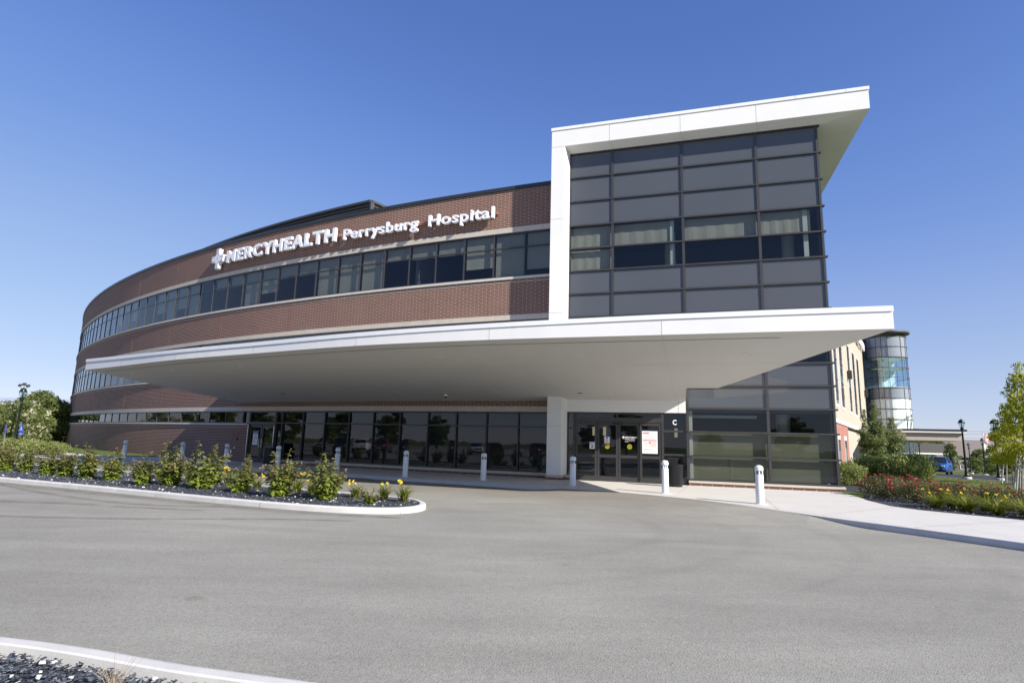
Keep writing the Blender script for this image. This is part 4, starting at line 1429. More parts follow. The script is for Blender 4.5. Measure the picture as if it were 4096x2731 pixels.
# ================================================================ LITTER BINS
def make_bin():
    r = empty("litter_bin")
    mb = MB(); w = .29
    prof = [(.245, 0), (.25, .03), (.285, .80), (.285, .82)]
    mb.lathe(prof, 0, 0, 8)
    mb.v = [(x * 1.05, y * 1.05, z) for x, y, z in mb.v]
    # slats: stacked ribs
    z = .08
    while z < .78:
        rr = .262 + .035 * z / .8
        vs = []; n = 32
        for k in range(n):
            t = 2 * pi * k / n
            q = 1.0 / max(abs(cos(t)), abs(sin(t))) ** .35
            vs.append((rr * cos(t) * q, rr * sin(t) * q, z)); vs.append((rr * cos(t) * q, rr * sin(t) * q, z + .055))
        mb.add(vs, [(2 * k, 2 * ((k + 1) % n), 2 * ((k + 1) % n) + 1, 2 * k + 1) for k in range(n)])
        z += .075
    mb.build("bin_body", M['black'], r, smooth_=True, auto=30)
    c = MB()
    n = 14
    # arched hood with open sides: barrel vault
    ring = [(.30 * cos(pi * k / n), .84 + .30 * sin(pi * k / n) * .95) for k in range(n + 1)]
    vs = [(x, -.17, z) for x, z in ring] + [(x, .26, z) for x, z in ring] + [(x * .93, -.17, .84 + (z - .84) * .93) for x, z in ring] + [(x * .93, .26, .84 + (z - .84) * .93) for x, z in ring]
    m_ = n + 1
    fs = []
    for k in range(n):
        fs += [(k, k + 1, m_ + k + 1, m_ + k), (2 * m_ + k, 3 * m_ + k, 3 * m_ + k + 1, 2 * m_ + k + 1), (k, 2 * m_ + k, 2 * m_ + k + 1, k + 1), (m_ + k, m_ + k + 1, 3 * m_ + k + 1, 3 * m_ + k)]
    c.add(vs, fs)
    c.build("hood", M['black'], r, smooth_=True, auto=40)
    e = MB(); e.lathe([(.29, .80), (.31, .81), (.315, .84), (.29, .855)], 0, 0, 28)
    e.build("rim", M['black'], r, smooth_=True, auto=40)
    return r

bn = make_bin(); bn.location = (6.55, 23.45, 0); bn.rotation_euler = (0, 0, radians(60)); bn.scale = (1, 1, 1)
tag(bn, "black slatted litter bin with arched hood below the letter C, beside the sliding doors", "litter bin", "black litter bins by the entrances")
b2 = copy_tree(bn); b2.location = (-13.25, 32.95, 0); b2.rotation_euler = (0, 0, radians(20))
tag(b2, "black litter bin in deep shade in front of the small left glass door", "litter bin", "black litter bins by the entrances")

# ================================================================ DOOR NOTICES
def poster(name, s0, s1, z0, z1, kq, lab, draw):
    r = MB(); r.tbox(s0, s1, kq - .006, kq, z0, z1)
    o = r.build(name, M['paper']); tag(o, lab, "notice")
    draw(o, s0, s1, z0, z1, kq - .008)
    return o

def lines(mb, s0, s1, z0, z1, n, kq, rr, fill=.5):
    dz = (z1 - z0) / n
    for i in range(n):
        L = s0 + (s1 - s0) * rr.uniform(.65, 1.0)
        mb.tbox(s0, L, kq - .0005, kq, z1 - dz * (i + .5 + fill / 2), z1 - dz * (i + .5 - fill / 2))

def dr_covid(o, s0, s1, z0, z1, k):
    rr = random.Random(2); w = s1 - s0; h = z1 - z0
    a = MB(); a.tbox(s0 + .07 * w, s0 + .46 * w, k, k + .002, z1 - .115 * h, z1 - .06 * h)
    a.tbox(s0 + .07 * w, s1 - .07 * w, k, k + .002, z1 - .43 * h, z1 - .395 * h); a.tbox(s0 + .44 * w, s0 + .55 * w, k - .001, k + .002, z1 - .54 * h, z1 - .48 * h)
    a.build("heading_bar", M['red'], o)
    t = MB(); fit_text(t, "COVID-19", s0 + .085 * w, s0 + .44 * w, z1 - .104 * h, z1 - .072 * h, tplace(0, 0, k - .002), .02)
    fit_text(t, "ASK YOURSELF THESE QUESTIONS BEFORE ENTERING", s0 + .09 * w, s1 - .10 * w, z1 - .420 * h, z1 - .406 * h, tplace(0, 0, k - .002), .01); t.build("heading_text", M['paper'], o)
    t = MB(); fit_text(t, "Screening", s0 + .50 * w, s1 - .17 * w, z1 - .11 * h, z1 - .075 * h, tplace(0, 0, k))
    fit_text(t, "Attestation Prior to", s0 + .08 * w, s1 - .26 * w, z1 - .17 * h, z1 - .135 * h, tplace(0, 0, k))
    fit_text(t, "Entry Into the Facility", s0 + .08 * w, s1 - .22 * w, z1 - .23 * h, z1 - .195 * h, tplace(0, 0, k))
    lines(t, s0 + .08 * w, s1 - .12 * w, z1 - .36 * h, z1 - .28 * h, 3, k, rr, .3); lines(t, s0 + .1 * w, s0 + .42 * w, z1 - .68 * h, z1 - .46 * h, 7, k, rr, .3)
    lines(t, s0 + .08 * w, s1 - .12 * w, z1 - .88 * h, z1 - .76 * h, 4, k, rr, .3)
    t.build("small_print", M['faint'], o)
    b = MB(); b.tbox(s0 + .5 * w, s1 - .07 * w, k + .001, k + .002, z1 - .71 * h, z1 - .44 * h); b.build("pink_panel", M['pink'], o)
poster("notice_poster", -2.13, -1.49, 1.22, 2.155, leafs[3][3] - .035, "large white notice with red bars on the right-hand sliding door", dr_covid)

def dr_a(o, s0, s1, z0, z1, k):
    rr = random.Random(3); t = MB(); lines(t, s0 + .02, s1 - .02, z0 + .16, z1 - .015, 5, k, rr, .45); t.tbox(s0 + .07, s1 - .06, k, k + .002, z0 + .05, z0 + .135); t.build("print", M['ink'], o)
poster("door_notice", -4.36, -4.13, 1.35, 1.64, leafs[0][3] - .035, "small white notice with grey print, the leftmost one on the sliding doors", dr_a)

def dr_b(o, s0, s1, z0, z1, k):
    rr = random.Random(4); t = MB(); lines(t, s0 + .03, s1 - .03, z0 + .04, z1 - .11, 6, k, rr, .4); t.build("print", M['ink'], o)
    r = MB(); n = 14; cx, cz = (s0 + s1) / 2, z1 - .055
    r.add([(*T(cx + .042 * cos(2 * pi * i / n), k), cz + .042 * sin(2 * pi * i / n)) for i in range(n)], [tuple(range(n))]); r.tbox(s0, s1, k, k + .002, z0, z0 + .02); r.build("stop_symbol", M['red'], o)
poster("door_notice", -3.73, -3.50, 1.58, 1.88, leafs[1][3] - .035, "small white notice with a red round symbol on the left sliding door", dr_b)

def sticker(s, z, kq, lab):
    n = 24; r = .105
    o = MB().add([(*T(s + r * cos(2 * pi * i / n), kq - .004), z + r * sin(2 * pi * i / n)) for i in range(n)], [tuple(range(n))]).build("round_sticker", M['yellow'])
    tag(o, lab, "sticker", "yellow stickers on the sliding doors")
    t = MB(); pl = tplace(0, 0, kq - .005)
    fit_text(t, "AUTOMATIC", s - .075, s + .075, z + .035, z + .058, pl, .02); fit_text(t, "CAUTION", s - .095, s + .095, z - .018, z + .022, pl, .03); fit_text(t, "DOOR", s - .05, s + .05, z - .062, z - .038, pl, .02)
    t.build("print", M['black'], o)
sticker(-3.61, 1.47, leafs[1][3], "round yellow caution sticker under the notice with the red symbol")
sticker(-2.66, 1.48, leafs[2][3], "round yellow caution sticker under the white lettering on the middle door")

# notice on the small left door
r = MB(); q0, q1 = -59.02, -58.58
r.abox(q0, q1, -.105, -.098, .98, 1.78); nb_ = r.build("door_notice", M['paper']); tag(nb_, "white notice with a blue heading on the small left glass door", "notice")
r = MB(); r.abox(q0, q1, -.099, -.095, 1.62, 1.78); r.build("blue_heading", M['bluehead'], nb_)
t = MB(); fit_text(t, "Entrance Closed", q0 + .04, q1 - .04, 1.675, 1.72, lambda x, z, d: (*arc(x, -.093), z), .02); t.build("heading_text", M['paper'], nb_)
rr = random.Random(8); t = MB(); z = 1.55
while z > 1.06:
    if not 1.2 < z < 1.27: t.abox(q0 + .05, q1 - rr.uniform(.04, .14), -.098, -.095, z, z + .022)
    z -= .055
t.build("print", M['ink'], nb_)

# ================================================================ PLANTS
def make_shrub(seed, h=1.1, w=.42, nst=16, nleaf=52, size=.055, flowers=True, small=False):
    rs = np.random.RandomState(seed)
    root = empty("flowering_shrub")
    st = MB(); P, A, B, tn = [], [], [], []; fl = []
    for i in range(nst):
        a = rs.uniform(0, 2 * pi); lean = w * rs.uniform(.15, 1.0) * (1 if i else .2); hh = h * rs.uniform(.55, .92) * (1 - .25 * lean / w)
        if i < 2: hh = h * (1.0 - .06 * i); lean = w * .3
        base = Vector((.05 * cos(a), .05 * sin(a), -.03))
        pts = [base + Vector((cos(a) * lean * t ** 1.25, sin(a) * lean * t ** 1.25, hh * t)) + Vector((rs.normal(0, .012), rs.normal(0, .012), 0)) for t in np.linspace(0, 1, 7)]
        st.tube(pts, [.006, .0055, .005, .004, .003, .0025, .002], 4, False)
        for k in range(nleaf):
            t = rs.uniform(.04, 1) ** .85; f = t * 6; j = min(5, int(f)); p = pts[j].lerp(pts[j + 1], f - j)
            ang = rs.uniform(0, 2 * pi); rad = rs.uniform(.3, 1) * (.13 if t < .75 else .07) * h
            d = Vector((cos(ang), sin(ang), rs.uniform(-.35, .55)))
            c = p + Vector((cos(ang) * rad, sin(ang) * rad, rs.normal(0, .02)))
            d.z -= .55 * rad / .1; d.normalize()
            o = d.cross(Vector((rs.normal(0, .4), rs.normal(0, .4), 1))).normalized()
            sz = size * rs.uniform(.65, 1.25) * (1.25 - .5 * t)
            P.append(c); A.append(d * sz); B.append(o * sz * .46); tn.append(min(1, max(0, t * .78 + rs.normal(0, .16))))
        if flowers and rs.rand() < .3:
            tip = pts[-1]
            for k in range(10): fl.append(tip + Vector((rs.normal(0, .022), rs.normal(0, .022), rs.normal(0, .018))))
    st.build("stems", M['bark'], root)
    quads("leaves", np.array(P), np.array(A), np.array(B), np.array(tn), M['leaf_shrub'], root)
    if fl: leaves_at("blossom", np.array(fl), .014, rs, M['pinkfl'], root, wr=.7)
    return root

protos = [make_shrub(40 + i, 1.0, .42, 22, 66, .06) for i in range(4)]
SP = [(-18.61, 22.27, 1.02, "at the far left edge of the photo"), (-17.88, 22.24, .95, "second from the left edge, next to the edge shrub"), (-16.37, 21.33, 1.0, "third from the left, before the blue parking sign post"),
      (-15.08, 20.46, .98, "fourth from the left, in front of the lawn corner"), (-13.98, 19.94, 1.12, "fifth from the left, before the sunlit wall end"), (-12.85, 19.5, 1.0, "left of the leftmost bollard"),
      (-10.99, 18.11, .92, "directly right of the leftmost bollard"), (-10.15, 18.1, 1.25, "tall shoots in front of the second bollard"),
      (-8.82, 17.39, 1.30, "tallest one, one long shoot rising left of the third bollard"), (-7.39, 16.61, .98, "in front of the small glass door"),
      (-5.96, 15.72, 1.15, "leaning right, in front of the fourth bollard"), (-4.68, 15.39, 1.13, "last tall one towards the round end of the island")]
order = [0, 1, 2, 3, 1, 2, 3, 0, 1, 2, 3, 0]
used = set()
for i, (x, y, hh, lab) in enumerate(SP):
    pi_ = order[i]
    o = protos[pi_] if pi_ not in used else copy_tree(protos[pi_]); used.add(pi_)
    o.location = (x, y, -.02); o.rotation_euler = (0, 0, i * 1.9); o.scale = (hh * 1.12, hh * 1.12, hh * 1.08)
    tag(o, "green shrub with pink tips, " + lab, "shrub", "shrubs along the planted island")
sm_ = make_shrub(77, .42, .22, 14, 34, .05, False); sm_.location = (-3.32, 14.6, -.02)
tag(sm_, "small bright green leafy plant low in the slate near the round end of the island", "shrub")
# second row behind, far-left mass of shrubs past the island
BK = [(-23.5, 25.6, 1.15), (-21.6, 24.9, 1.1), (-26.5, 27.2, 1.2), (-20.1, 23.6, 1.05), (-22.5, 23.3, 1.1), (-25, 24.6, 1.1), (-28.6, 26.2, 1.15), (-30.5, 28.0, 1.2)]
for i, (x, y, hh) in enumerate(BK):
    o = copy_tree(protos[i % 4]); o.location = (x, y, -.02); o.rotation_euler = (0, 0, i * 2.3 + 1); o.scale = (hh * 1.2, hh * 1.2, hh)
    tag(o, "green shrub with pinkish tips in the crowded far left part of the planted island", "shrub", "crowded shrubs at the far left of the island")

def make_lily(seed, h=.45, nb_=70, nf=4):
    rs = np.random.RandomState(seed); root = empty("daylily")
    mb = MB(); tn = []
    for i in range(nb_):
        a = rs.uniform(0, 2 * pi); L = h * rs.uniform(.7, 1.25); out = rs.uniform(.3, 1.25)
        d = Vector((cos(a), sin(a), 0)); s = Vector((-sin(a), cos(a), 0)); w = .009 * rs.uniform(.7, 1.2)
        b = Vector((rs.normal(0, .035), rs.normal(0, .035), -.02)); t0 = rs.uniform(0, 1) ** 1.4
        pts = []
        for k in range(6):
            t = k / 5; pts.append(b + d * (L * out * t ** 1.6) + Vector((0, 0, L * (t * 1.0 - .55 * out * t ** 2.6))))
        vs = []
        for k, p in enumerate(pts):
            ww = w * (1 - (k / 5) ** 2 * .95); vs += [p - s * ww, p + s * ww]
        mb.add(vs, [(2 * k, 2 * k + 1, 2 * k + 3, 2 * k + 2) for k in range(5)]); tn += [t0] * len(vs)
    o = mb.build("blades", M['blade'], root); at_ = o.data.attributes.new("tint", 'FLOAT', 'POINT'); at_.data.foreach_set("value", tn)
    fb = MB(); sc = MB()
    for i in range(nf):
        a = rs.uniform(0, 2 * pi); hh = h * rs.uniform(.62, .95); c = Vector((cos(a) * h * .5 * rs.uniform(.3, 1), sin(a) * h * .38 * rs.uniform(.3, 1), hh))
        sc.tube([(0, 0, 0), (c.x * .5, c.y * .5, hh * .55), tuple(c)], .004, 4, False)
        ax = Vector((rs.normal(0, .5), rs.normal(0, .5) - .6, .5)).normalized(); u = ax.orthogonal().normalized(); v = ax.cross(u)
        for k in range(6):
            t = 2 * pi * k / 6; dr_ = u * cos(t) + v * sin(t); sd_ = u * -sin(t) + v * cos(t)
            fb.add([c, c + ax * .025 + dr_ * .018 + sd_ * .010, c + ax * .030 + dr_ * .040, c + ax * .025 + dr_ * .018 - sd_ * .010], [(0, 1, 2, 3)])
    o = fb.build("flowers", M['lilyfl'], root); at_ = o.data.attributes.new("tint", 'FLOAT', 'POINT'); at_.data.foreach_set("value", rs.uniform(0, 1, len(fb.v)))
    sc.build("flower_stalks", M['blade'], root)
    return root

lil = [make_lily(90, .42, 80, 4), make_lily(91, .40, 70, 2), make_lily(92, .44, 85, 5)]
LP = [(-2.62, 15.32, 2, "yellow daylily clump nearest the round end of the island"), (-3.24, 15.83, 1, "sparse yellow daylily behind the small bright green plant"), (-4.01, 15.96, 0, "yellow daylily clump just right of the last tall shrub"),
      (-4.7, 16.3, 1, "daylily half hidden behind the last tall shrub"), (-5.42, 16.65, 1, "daylily between the last two tall shrubs, its right-hand clump"), (-5.98, 17.1, 2, "daylily between the last two tall shrubs, with yellow blooms"),
      (-7.45, 17.95, 0, "daylily right of the shrub before the small glass door"), (-8.7, 18.8, 2, "daylily with bright yellow blooms left of the shrub before the glass door"), (-9.2, 19.1, 0, "daylily tucked against the tallest shrub's right side"),
      (-10.4, 19.7, 2, "daylily showing between the second and third bollards"), (-12.1, 20.8, 1, "daylily behind the shrub beside the leftmost bollard"), (-14.4, 22.1, 0, "daylily behind the fifth shrub from the left"), (-16.3, 23.3, 2, "daylily behind the third shrub from the left")]
used = set()
for x, y, k, lab in LP:
    o = lil[k] if k not in used else copy_tree(lil[k]); used.add(k)
    o.location = (x, y, -.02); o.rotation_euler = (0, 0, x * 3); s = 1.35 + .12 * sin(x * 7); o.scale = (s, s, s * .9)
    tag(o, lab, "daylily", "daylilies along the back of the island")
# dry grass tuft in the foreground bed
rs = np.random.RandomState(9); mb = MB()
for i in range(46):
    a = rs.uniform(0, 2 * pi); L = rs.uniform(.08, .26) if i > 4 else rs.uniform(.28, .42); o_ = rs.uniform(.1, .7)
    mb.tube([(0, 0, -.02), (cos(a) * L * o_ * .4, sin(a) * L * o_ * .4, L * .5), (cos(a) * L * o_, sin(a) * L * o_, L * .9)], [.0016, .0013, .0005], 3, False)
o = mb.build("dry_grass_tuft", M['dry']); o.location = (-2.35, 3.86, -.07)
tag(o, "dry straw-coloured grass tuft standing in the near slate bed at bottom left", "grass tuft")

# generic tree ------------------------------------------------------
def make_tree(name, seed, h, cr_, leaf, mat, nleaf, trunk_h, tr=.07, shape='round', gap=.5, blossom=None, nlimb=9, clump=.30, ncl=None, lo=0.0):
    rs = np.random.RandomState(seed); root = empty(name)
    tk = MB(); top = Vector((rs.normal(0, .05) * h * .3, rs.normal(0, .05) * h * .3, h * .93))
    pts = [Vector((0, 0, -.1))] + [Vector((0, 0, 0)).lerp(top, t) + Vector((rs.normal(0, .012) * h, rs.normal(0, .012) * h, 0)) * (t > 0) for t in (.25, .5, .75, 1)]
    tk.tube(pts, [tr, tr * .85, tr * .6, tr * .35, tr * .1], 8)
    cl = []
    def prof(t):
        if shape == 'column': return .75 * (sin(pi * min(1, t * 1.02 + .12)) ** .6)
        if shape == 'cone': return (1 - t) ** .75 * (1 if t > .06 else t / .06 * .6 + .4)
        return max(.12, sin(pi * (t * .86 + .12)) ** .75)
    ncl = ncl or int(34)
    for i in range(ncl):
        t = ((i + .5) / ncl) ** .9; a = i * 2.399 + rs.normal(0, .3); rr = cr_ * prof(t) * rs.uniform(.35, 1.0)
        z = trunk_h + (h - trunk_h) * t
        f = min(3.99, max(0, z / (h * .93) * 4)); j = int(f); base = pts[min(j + 0, 4)].lerp(pts[min(j + 1, 4)], f - j) if j < 4 else pts[4]
        c = Vector((base.x + cos(a) * rr, base.y + sin(a) * rr, z + rs.normal(0, .02) * h))
        s = clump * cr_ * rs.uniform(.65, 1.25) * (.55 + .6 * prof(t)); cl.append((c.x, c.y, c.z, s, s, s * rs.uniform(.45, .75)))
        if i % max(1, ncl // max(1, nlimb * 2)) == 0:
            b = base.copy(); b.z = max(trunk_h * .8, z - rr * .7); tk.tube([tuple(b), tuple(b.lerp(c, .5) + Vector((0, 0, -.03 * h))), tuple(c)], [tr * .35 * (1 - t * .6), tr * .22 * (1 - t * .6), tr * .06], 5, False)
    tk.build("trunk", M['bark'], root, smooth_=True)
    P, idx = clump_points(rs, cl, nleaf)
    per = rs.uniform(0, 1, len(cl)) * .55
    tn = per[idx] + rs.uniform(0, .45, len(P))
    leaves_at("crown", P, leaf, rs, mat, root, tn)
    if blossom:
        Q, _ = clump_points(rs, [(c[0] + (c[0]) * .25, c[1] * 1.25, c[2] + .1, c[3] * .8, c[4] * .8, c[5] * .8) for c in cl], blossom)
        # gather blossoms in panicles
        k = np.repeat(Q[:max(1, blossom // 14)], 14, 0); k += rs.normal(0, .07, k.shape)
        leaves_at("blossom", k, .05, rs, M['cream'], root, wr=.8)
    return root

# far-left trees
t1 = make_tree("broadleaf_tree", 201, 5.4, 2.6, .14, M['leaf_tree'], 9000, .9, .12, 'round')
t1b = make_tree("broadleaf_tree", 202, 4.6, 2.6, .14, M['leaf_dark'], 9000, .5, .12, 'round')
tb = make_tree("blossoming_tree", 203, 3.7, 1.7, .085, M['leaf_tree'], 7000, .3, .06, 'round', blossom=1700, clump=.38)
tp_ = [(t1, at(150, 58), 58, 1.0, 'tall green tree rising behind the left lamp post'), (t1b, at(245, 62), 62, .86, 'green spreading tree touching the left end of the brick hospital'),
       (None, at(195, 66), 66, .95, 'dark green tree between the lamp post and the hospital, behind the others'), (None, at(20, 64), 64, .85, 'green tree at the left edge of the photo behind the far lamp')]
for i, (o, x, y, s, lab) in enumerate(tp_):
    if o is None: o = copy_tree(t1 if i == 2 else t1b)
    o.location = (x, y, -.3); o.scale = (s * 1.1, s * 1.1, s); o.rotation_euler = (0, 0, i * 2)
    tag(o, lab, "tree", "trees at the far left")
for i, (px, Y, s, lab) in enumerate(((84, 43, 1.0, "small tree covered in cream blossom behind the lamp post at left"), (18, 40, .92, "small cream-blossom tree at the left edge of the photo"))):
    o = tb if i == 0 else copy_tree(tb); o.location = (at(px, Y), Y, -.2); o.scale = (s, s, s); o.rotation_euler = (0, 0, 2.4 * i)
    tag(o, lab, "tree", "cream-blossoming trees at left")

def make_bush(name, seed, h, w, mat, n, leaf, fl=None, nfl=0, flsize=.03, wy=None):
    rs = np.random.RandomState(seed); root = empty(name); cl = []
    for i in range(20):
        a = rs.uniform(0, 2 * pi); r_ = w * .62 * sqrt(rs.uniform(0, 1)); z = h * rs.uniform(.25, .78) * (1 - .3 * r_ / w)
        cl.append((cos(a) * r_, sin(a) * r_ * (wy or 1), z, w * .36, w * .36, h * .24))
    st = MB()
    for c in cl[:12]: st.tube([(0, 0, -.05), (c[0] * .5, c[1] * .5, c[2] * .5), (c[0], c[1], c[2] + h * .15)], [.018, .012, .004], 4, False)
    st.build("stems", M['bark'], root)
    P, idx = clump_points(rs, cl, n); P[:, 2] = np.abs(P[:, 2]); per = rs.uniform(0, .5, len(cl))
    leaves_at("leaves", P, leaf, rs, mat, root, per[idx] + rs.uniform(0, .5, n), droop=0)
    if fl:
        Q, _ = clump_points(rs, [(c[0] * 1.05, c[1] * 1.05, c[2] + h * .12, c[3], c[4], c[5]) for c in cl], nfl)
        k = np.repeat(Q, 7, 0) + rs.normal(0, flsize * .55, (nfl * 7, 3))
        leaves_at("blossom", k, flsize, rs, fl, root, wr=.8)
    return root

# hedge-like bushes left, between the signs and the wall
hb = make_bush("green_bush", 301, 1.25, 1.1, M['bush'], 3200, .06)
for i, (px, Y, s, lab) in enumerate(((215, 36, 1.0, "green bush against the left end of the brick wall"), (165, 37, 1.05, "green bush right of the blue parking sign"), (110, 39, 1.1, "green bush just left of the blue parking sign post"),
                                     (60, 38, 1.15, "green bush between the two parking sign posts"), (12, 37, 1.2, "green bush at the left edge of the photo below the cream blossom"), (245, 41, .95, "low green bush at the lawn corner beside the hospital wall"))):
    o = hb if i == 0 else copy_tree(hb); o.location = (at(px, Y), Y, -.15); o.scale = (s * 1.05, s * 1.05, s * .9); o.rotation_euler = (0, 0, i * 1.3)
    tag(o, lab, "bush", "bushes beyond the left drive")

# right side ----------------------------------------------------------
bb = make_bush("green_bush", 311, 1.45, 1.5, M['bush'], 7500, .055)
for i, (px, Y, sx, sz, lab) in enumerate(((3400, 27.5, .62, .88, "green bush with white blossom right against the tower corner"), (3500, 28.5, .9, 1.12, "green bush under the narrow tree"), (3590, 27.5, 1.0, 1.28, "large green bush in the middle of the mass beside the tower"), (3655, 29.5, .75, 1.2, "right end of the green bush mass, nearest the blue car"))):
    o = bb if i == 0 else copy_tree(bb); o.location = (at(px, Y), Y, 0); o.scale = (sx, sx, sz); o.rotation_euler = (0, 0, i * 1.7)
    tag(o, lab, "bush", "green bushes right of the tower")
ct = make_tree("narrow_tree", 401, 4.3, .75, .06, M['leaf_dark'], 6500, .25, .05, 'column', clump=.62, ncl=26)
for i, (px, Y, s, sx, lab) in enumerate(((3512, 33, 1.0, .8, "tallest narrow dark green tree in front of the glass drum"), (3466, 34, .93, .55, "narrow brownish tree against the beige wall"), (3572, 34.5, .84, .95, "shorter narrow tree on the right, before the glass drum"))):
    o = ct if i == 0 else copy_tree(ct); o.location = (at(px, Y), Y, 0); o.scale = (sx, sx, s); o.rotation_euler = (0, 0, i * 2.2)
    tag(o, lab, "tree", "narrow trees before the glass drum")

rb = [make_bush("rose_bush", 321, .85, .72, M['leaf_rose'], 2600, .034, M['rosefl'], 42, .026), make_bush("rose_bush", 322, .8, .7, M['leaf_rose'], 2400, .034, M['rosefl'], 26, .026)]
RB = [(13.25, 21.5, 1.0, "red rose bush nearest the tower corner, first of the row by the walk"), (12.98, 20.2, 1.02, "red rose bush, second along the walk from the tower corner"), (12.85, 19.0, .95, "red rose bush, third along the walk, just before the first daylilies"),
      (14.5, 22.4, 1.05, "red rose bush in the back row right below the large green bush"), (14.3, 21.0, 1.0, "red rose bush in the middle of the back row, dense with blooms"), (14.0, 19.6, .98, "red rose bush behind the third one along the walk"), (13.7, 18.4, .9, "red rose bush directly behind the first daylily clump"),
      (15.1, 19.9, .95, "red rose bush at the lawn edge, right of the large green bush"), (14.9, 18.5, .88, "red rose bush at the lawn edge among the first yellow blooms"), (15.7, 18.6, .85, "red rose bush with a tall shoot standing against the lawn"), (15.4, 17.3, .78, "rightmost taller red rose bush rising out of the daylilies"), (16.2, 16.6, .6, "low rose bush almost hidden among the daylilies at right")]
used = set()
for i, (x, y, s, lab) in enumerate(RB):
    k = i % 2; o = rb[k] if k not in used else copy_tree(rb[k]); used.add(k)
    o.location = (x, y, 0); o.scale = (s, s, s * .95); o.rotation_euler = (0, 0, i * 1.1)
    tag(o, lab, "rose bush", "red rose bushes in the right-hand bed")
ll = [make_lily(95, .55, 190, 3), make_lily(96, .5, 170, 1)]
LR = [(12.3, 17.3, "daylily clump furthest left of the right-hand bed, at the walk corner"), (12.55, 16.45, "daylily clump at the walk edge, second from left in the right-hand bed"), (12.85, 15.8, "daylily clump at the walk edge, third from left"), (13.15, 15.15, "daylily clump at the walk edge, fourth from left"),
      (13.55, 14.5, "daylily clump at the walk edge, close to the right side of the photo"), (13.95, 13.85, "daylily clump at the walk edge, cut by the right side of the photo"), (12.95, 17.5, "daylily behind the leftmost clump, in front of the roses"), (13.35, 16.75, "daylily with yellow blooms in the second row below the roses"),
      (13.75, 16.0, "daylily in the second row, middle of the right-hand bed"), (14.1, 15.25, "daylily in the second row near the maple stakes"), (14.55, 14.55, "daylily in the second row at the right side of the photo"), (14.25, 17.1, "daylily between the rose bushes and the second row"), (14.85, 16.3, "daylily with bright blooms in the back row left of the maple stakes"),
      (15.3, 15.5, "daylily with bright blooms in front of the maple stakes"), (15.7, 14.7, "daylily at the lawn edge by the right side of the photo")]
used = set()
for i, (x, y, lab) in enumerate(LR):
    k = i % 2; o = ll[k] if k not in used else copy_tree(ll[k]); used.add(k)
    s = 1.25 + .12 * sin(i * 2.1); o.location = (x, y, 0); o.scale = (s * 1.2, s * 1.2, s * .85); o.rotation_euler = (0, 0, i * 1.3)
    tag(o, lab, "daylily", "daylilies in the right-hand bed")

mp_ = make_tree("young_maple", 501, 5.6, 1.75, .085, M['leaf_maple'], 5200, 1.45, .035, 'cone', clump=.27, ncl=44, nlimb=16)
MT = [(21.2, 24.3, .94, "nearest young maple with yellow-green leaves at the right edge"), (23.5, 27.1, .78, "second young maple, behind the nearest one"), (28.0, 33.2, .78, "furthest of the three staked young maples")]
for i, (x, y, s, lab) in enumerate(MT):
    o = mp_ if i == 0 else copy_tree(mp_); o.location = (x, y, 0); o.scale = (s * .78, s * .78, s); o.rotation_euler = (0, 0, i * 2)
    tag(o, lab, "tree", "staked young maples on the lawn")
    ring_ = MB().lathe([(.62, 0), (.5, .05), (.1, .07)], x, y, 20)
    tag(ring_.build("mulch_ring", M['slatebase']), "dark mulch ring round the foot of the " + ("nearest", "second", "furthest")[i] + " young maple", "mulch", "mulch rings under the maples")
    for k, (dx, dy, tx, ty) in enumerate(((-.55, .1, -.16, .03), (.45, -.35, .12, -.1), (.1, .55, .03, .15))):
        st = MB().tube([(x + dx, y + dy, -.05), (x + tx * 1.6, y + ty * 1.6, 1.75 * (1 if i == 0 else .95))], .035, 6)
        tag(st.build("tree_stake", M['stake']), ("left", "right", "rear")[k] + " pale wooden stake of the " + ("nearest", "second", "furthest")[i] + " young maple", "stake", "stakes holding the young maples")

# mown lawn: short tufts standing over the sheet nearest the bed
rs = np.random.RandomState(12); P = []
while len(P) < 26000:
    x, y = rs.uniform(12.5, 32), rs.uniform(18, 40)
    if inside(x, y, lawnR) and not inside(x, y, bedR) and not inside(x, y, road): P.append((x, y, gz(x, y) + .01))
P = np.array(P); d = rnd_unit(rs, len(P)) * .35 + np.array([0, 0, 1.]); d = d / np.linalg.norm(d, axis=1, keepdims=True) * rs.uniform(.02, .045, (len(P), 1))
o_ = np.cross(d, rnd_unit(rs, len(P))); o_ = o_ / np.linalg.norm(o_, axis=1, keepdims=True) * .006
M['grassblade'] = leafmat("grass_blades", (.09, .13, .03), (.19, .22, .06), .3)
tag(quads("grass", P, d, o_, rs.uniform(0, 1, len(P)), M['grassblade']), "short mown green grass of the lawn on the right", "grass", kind="stuff")

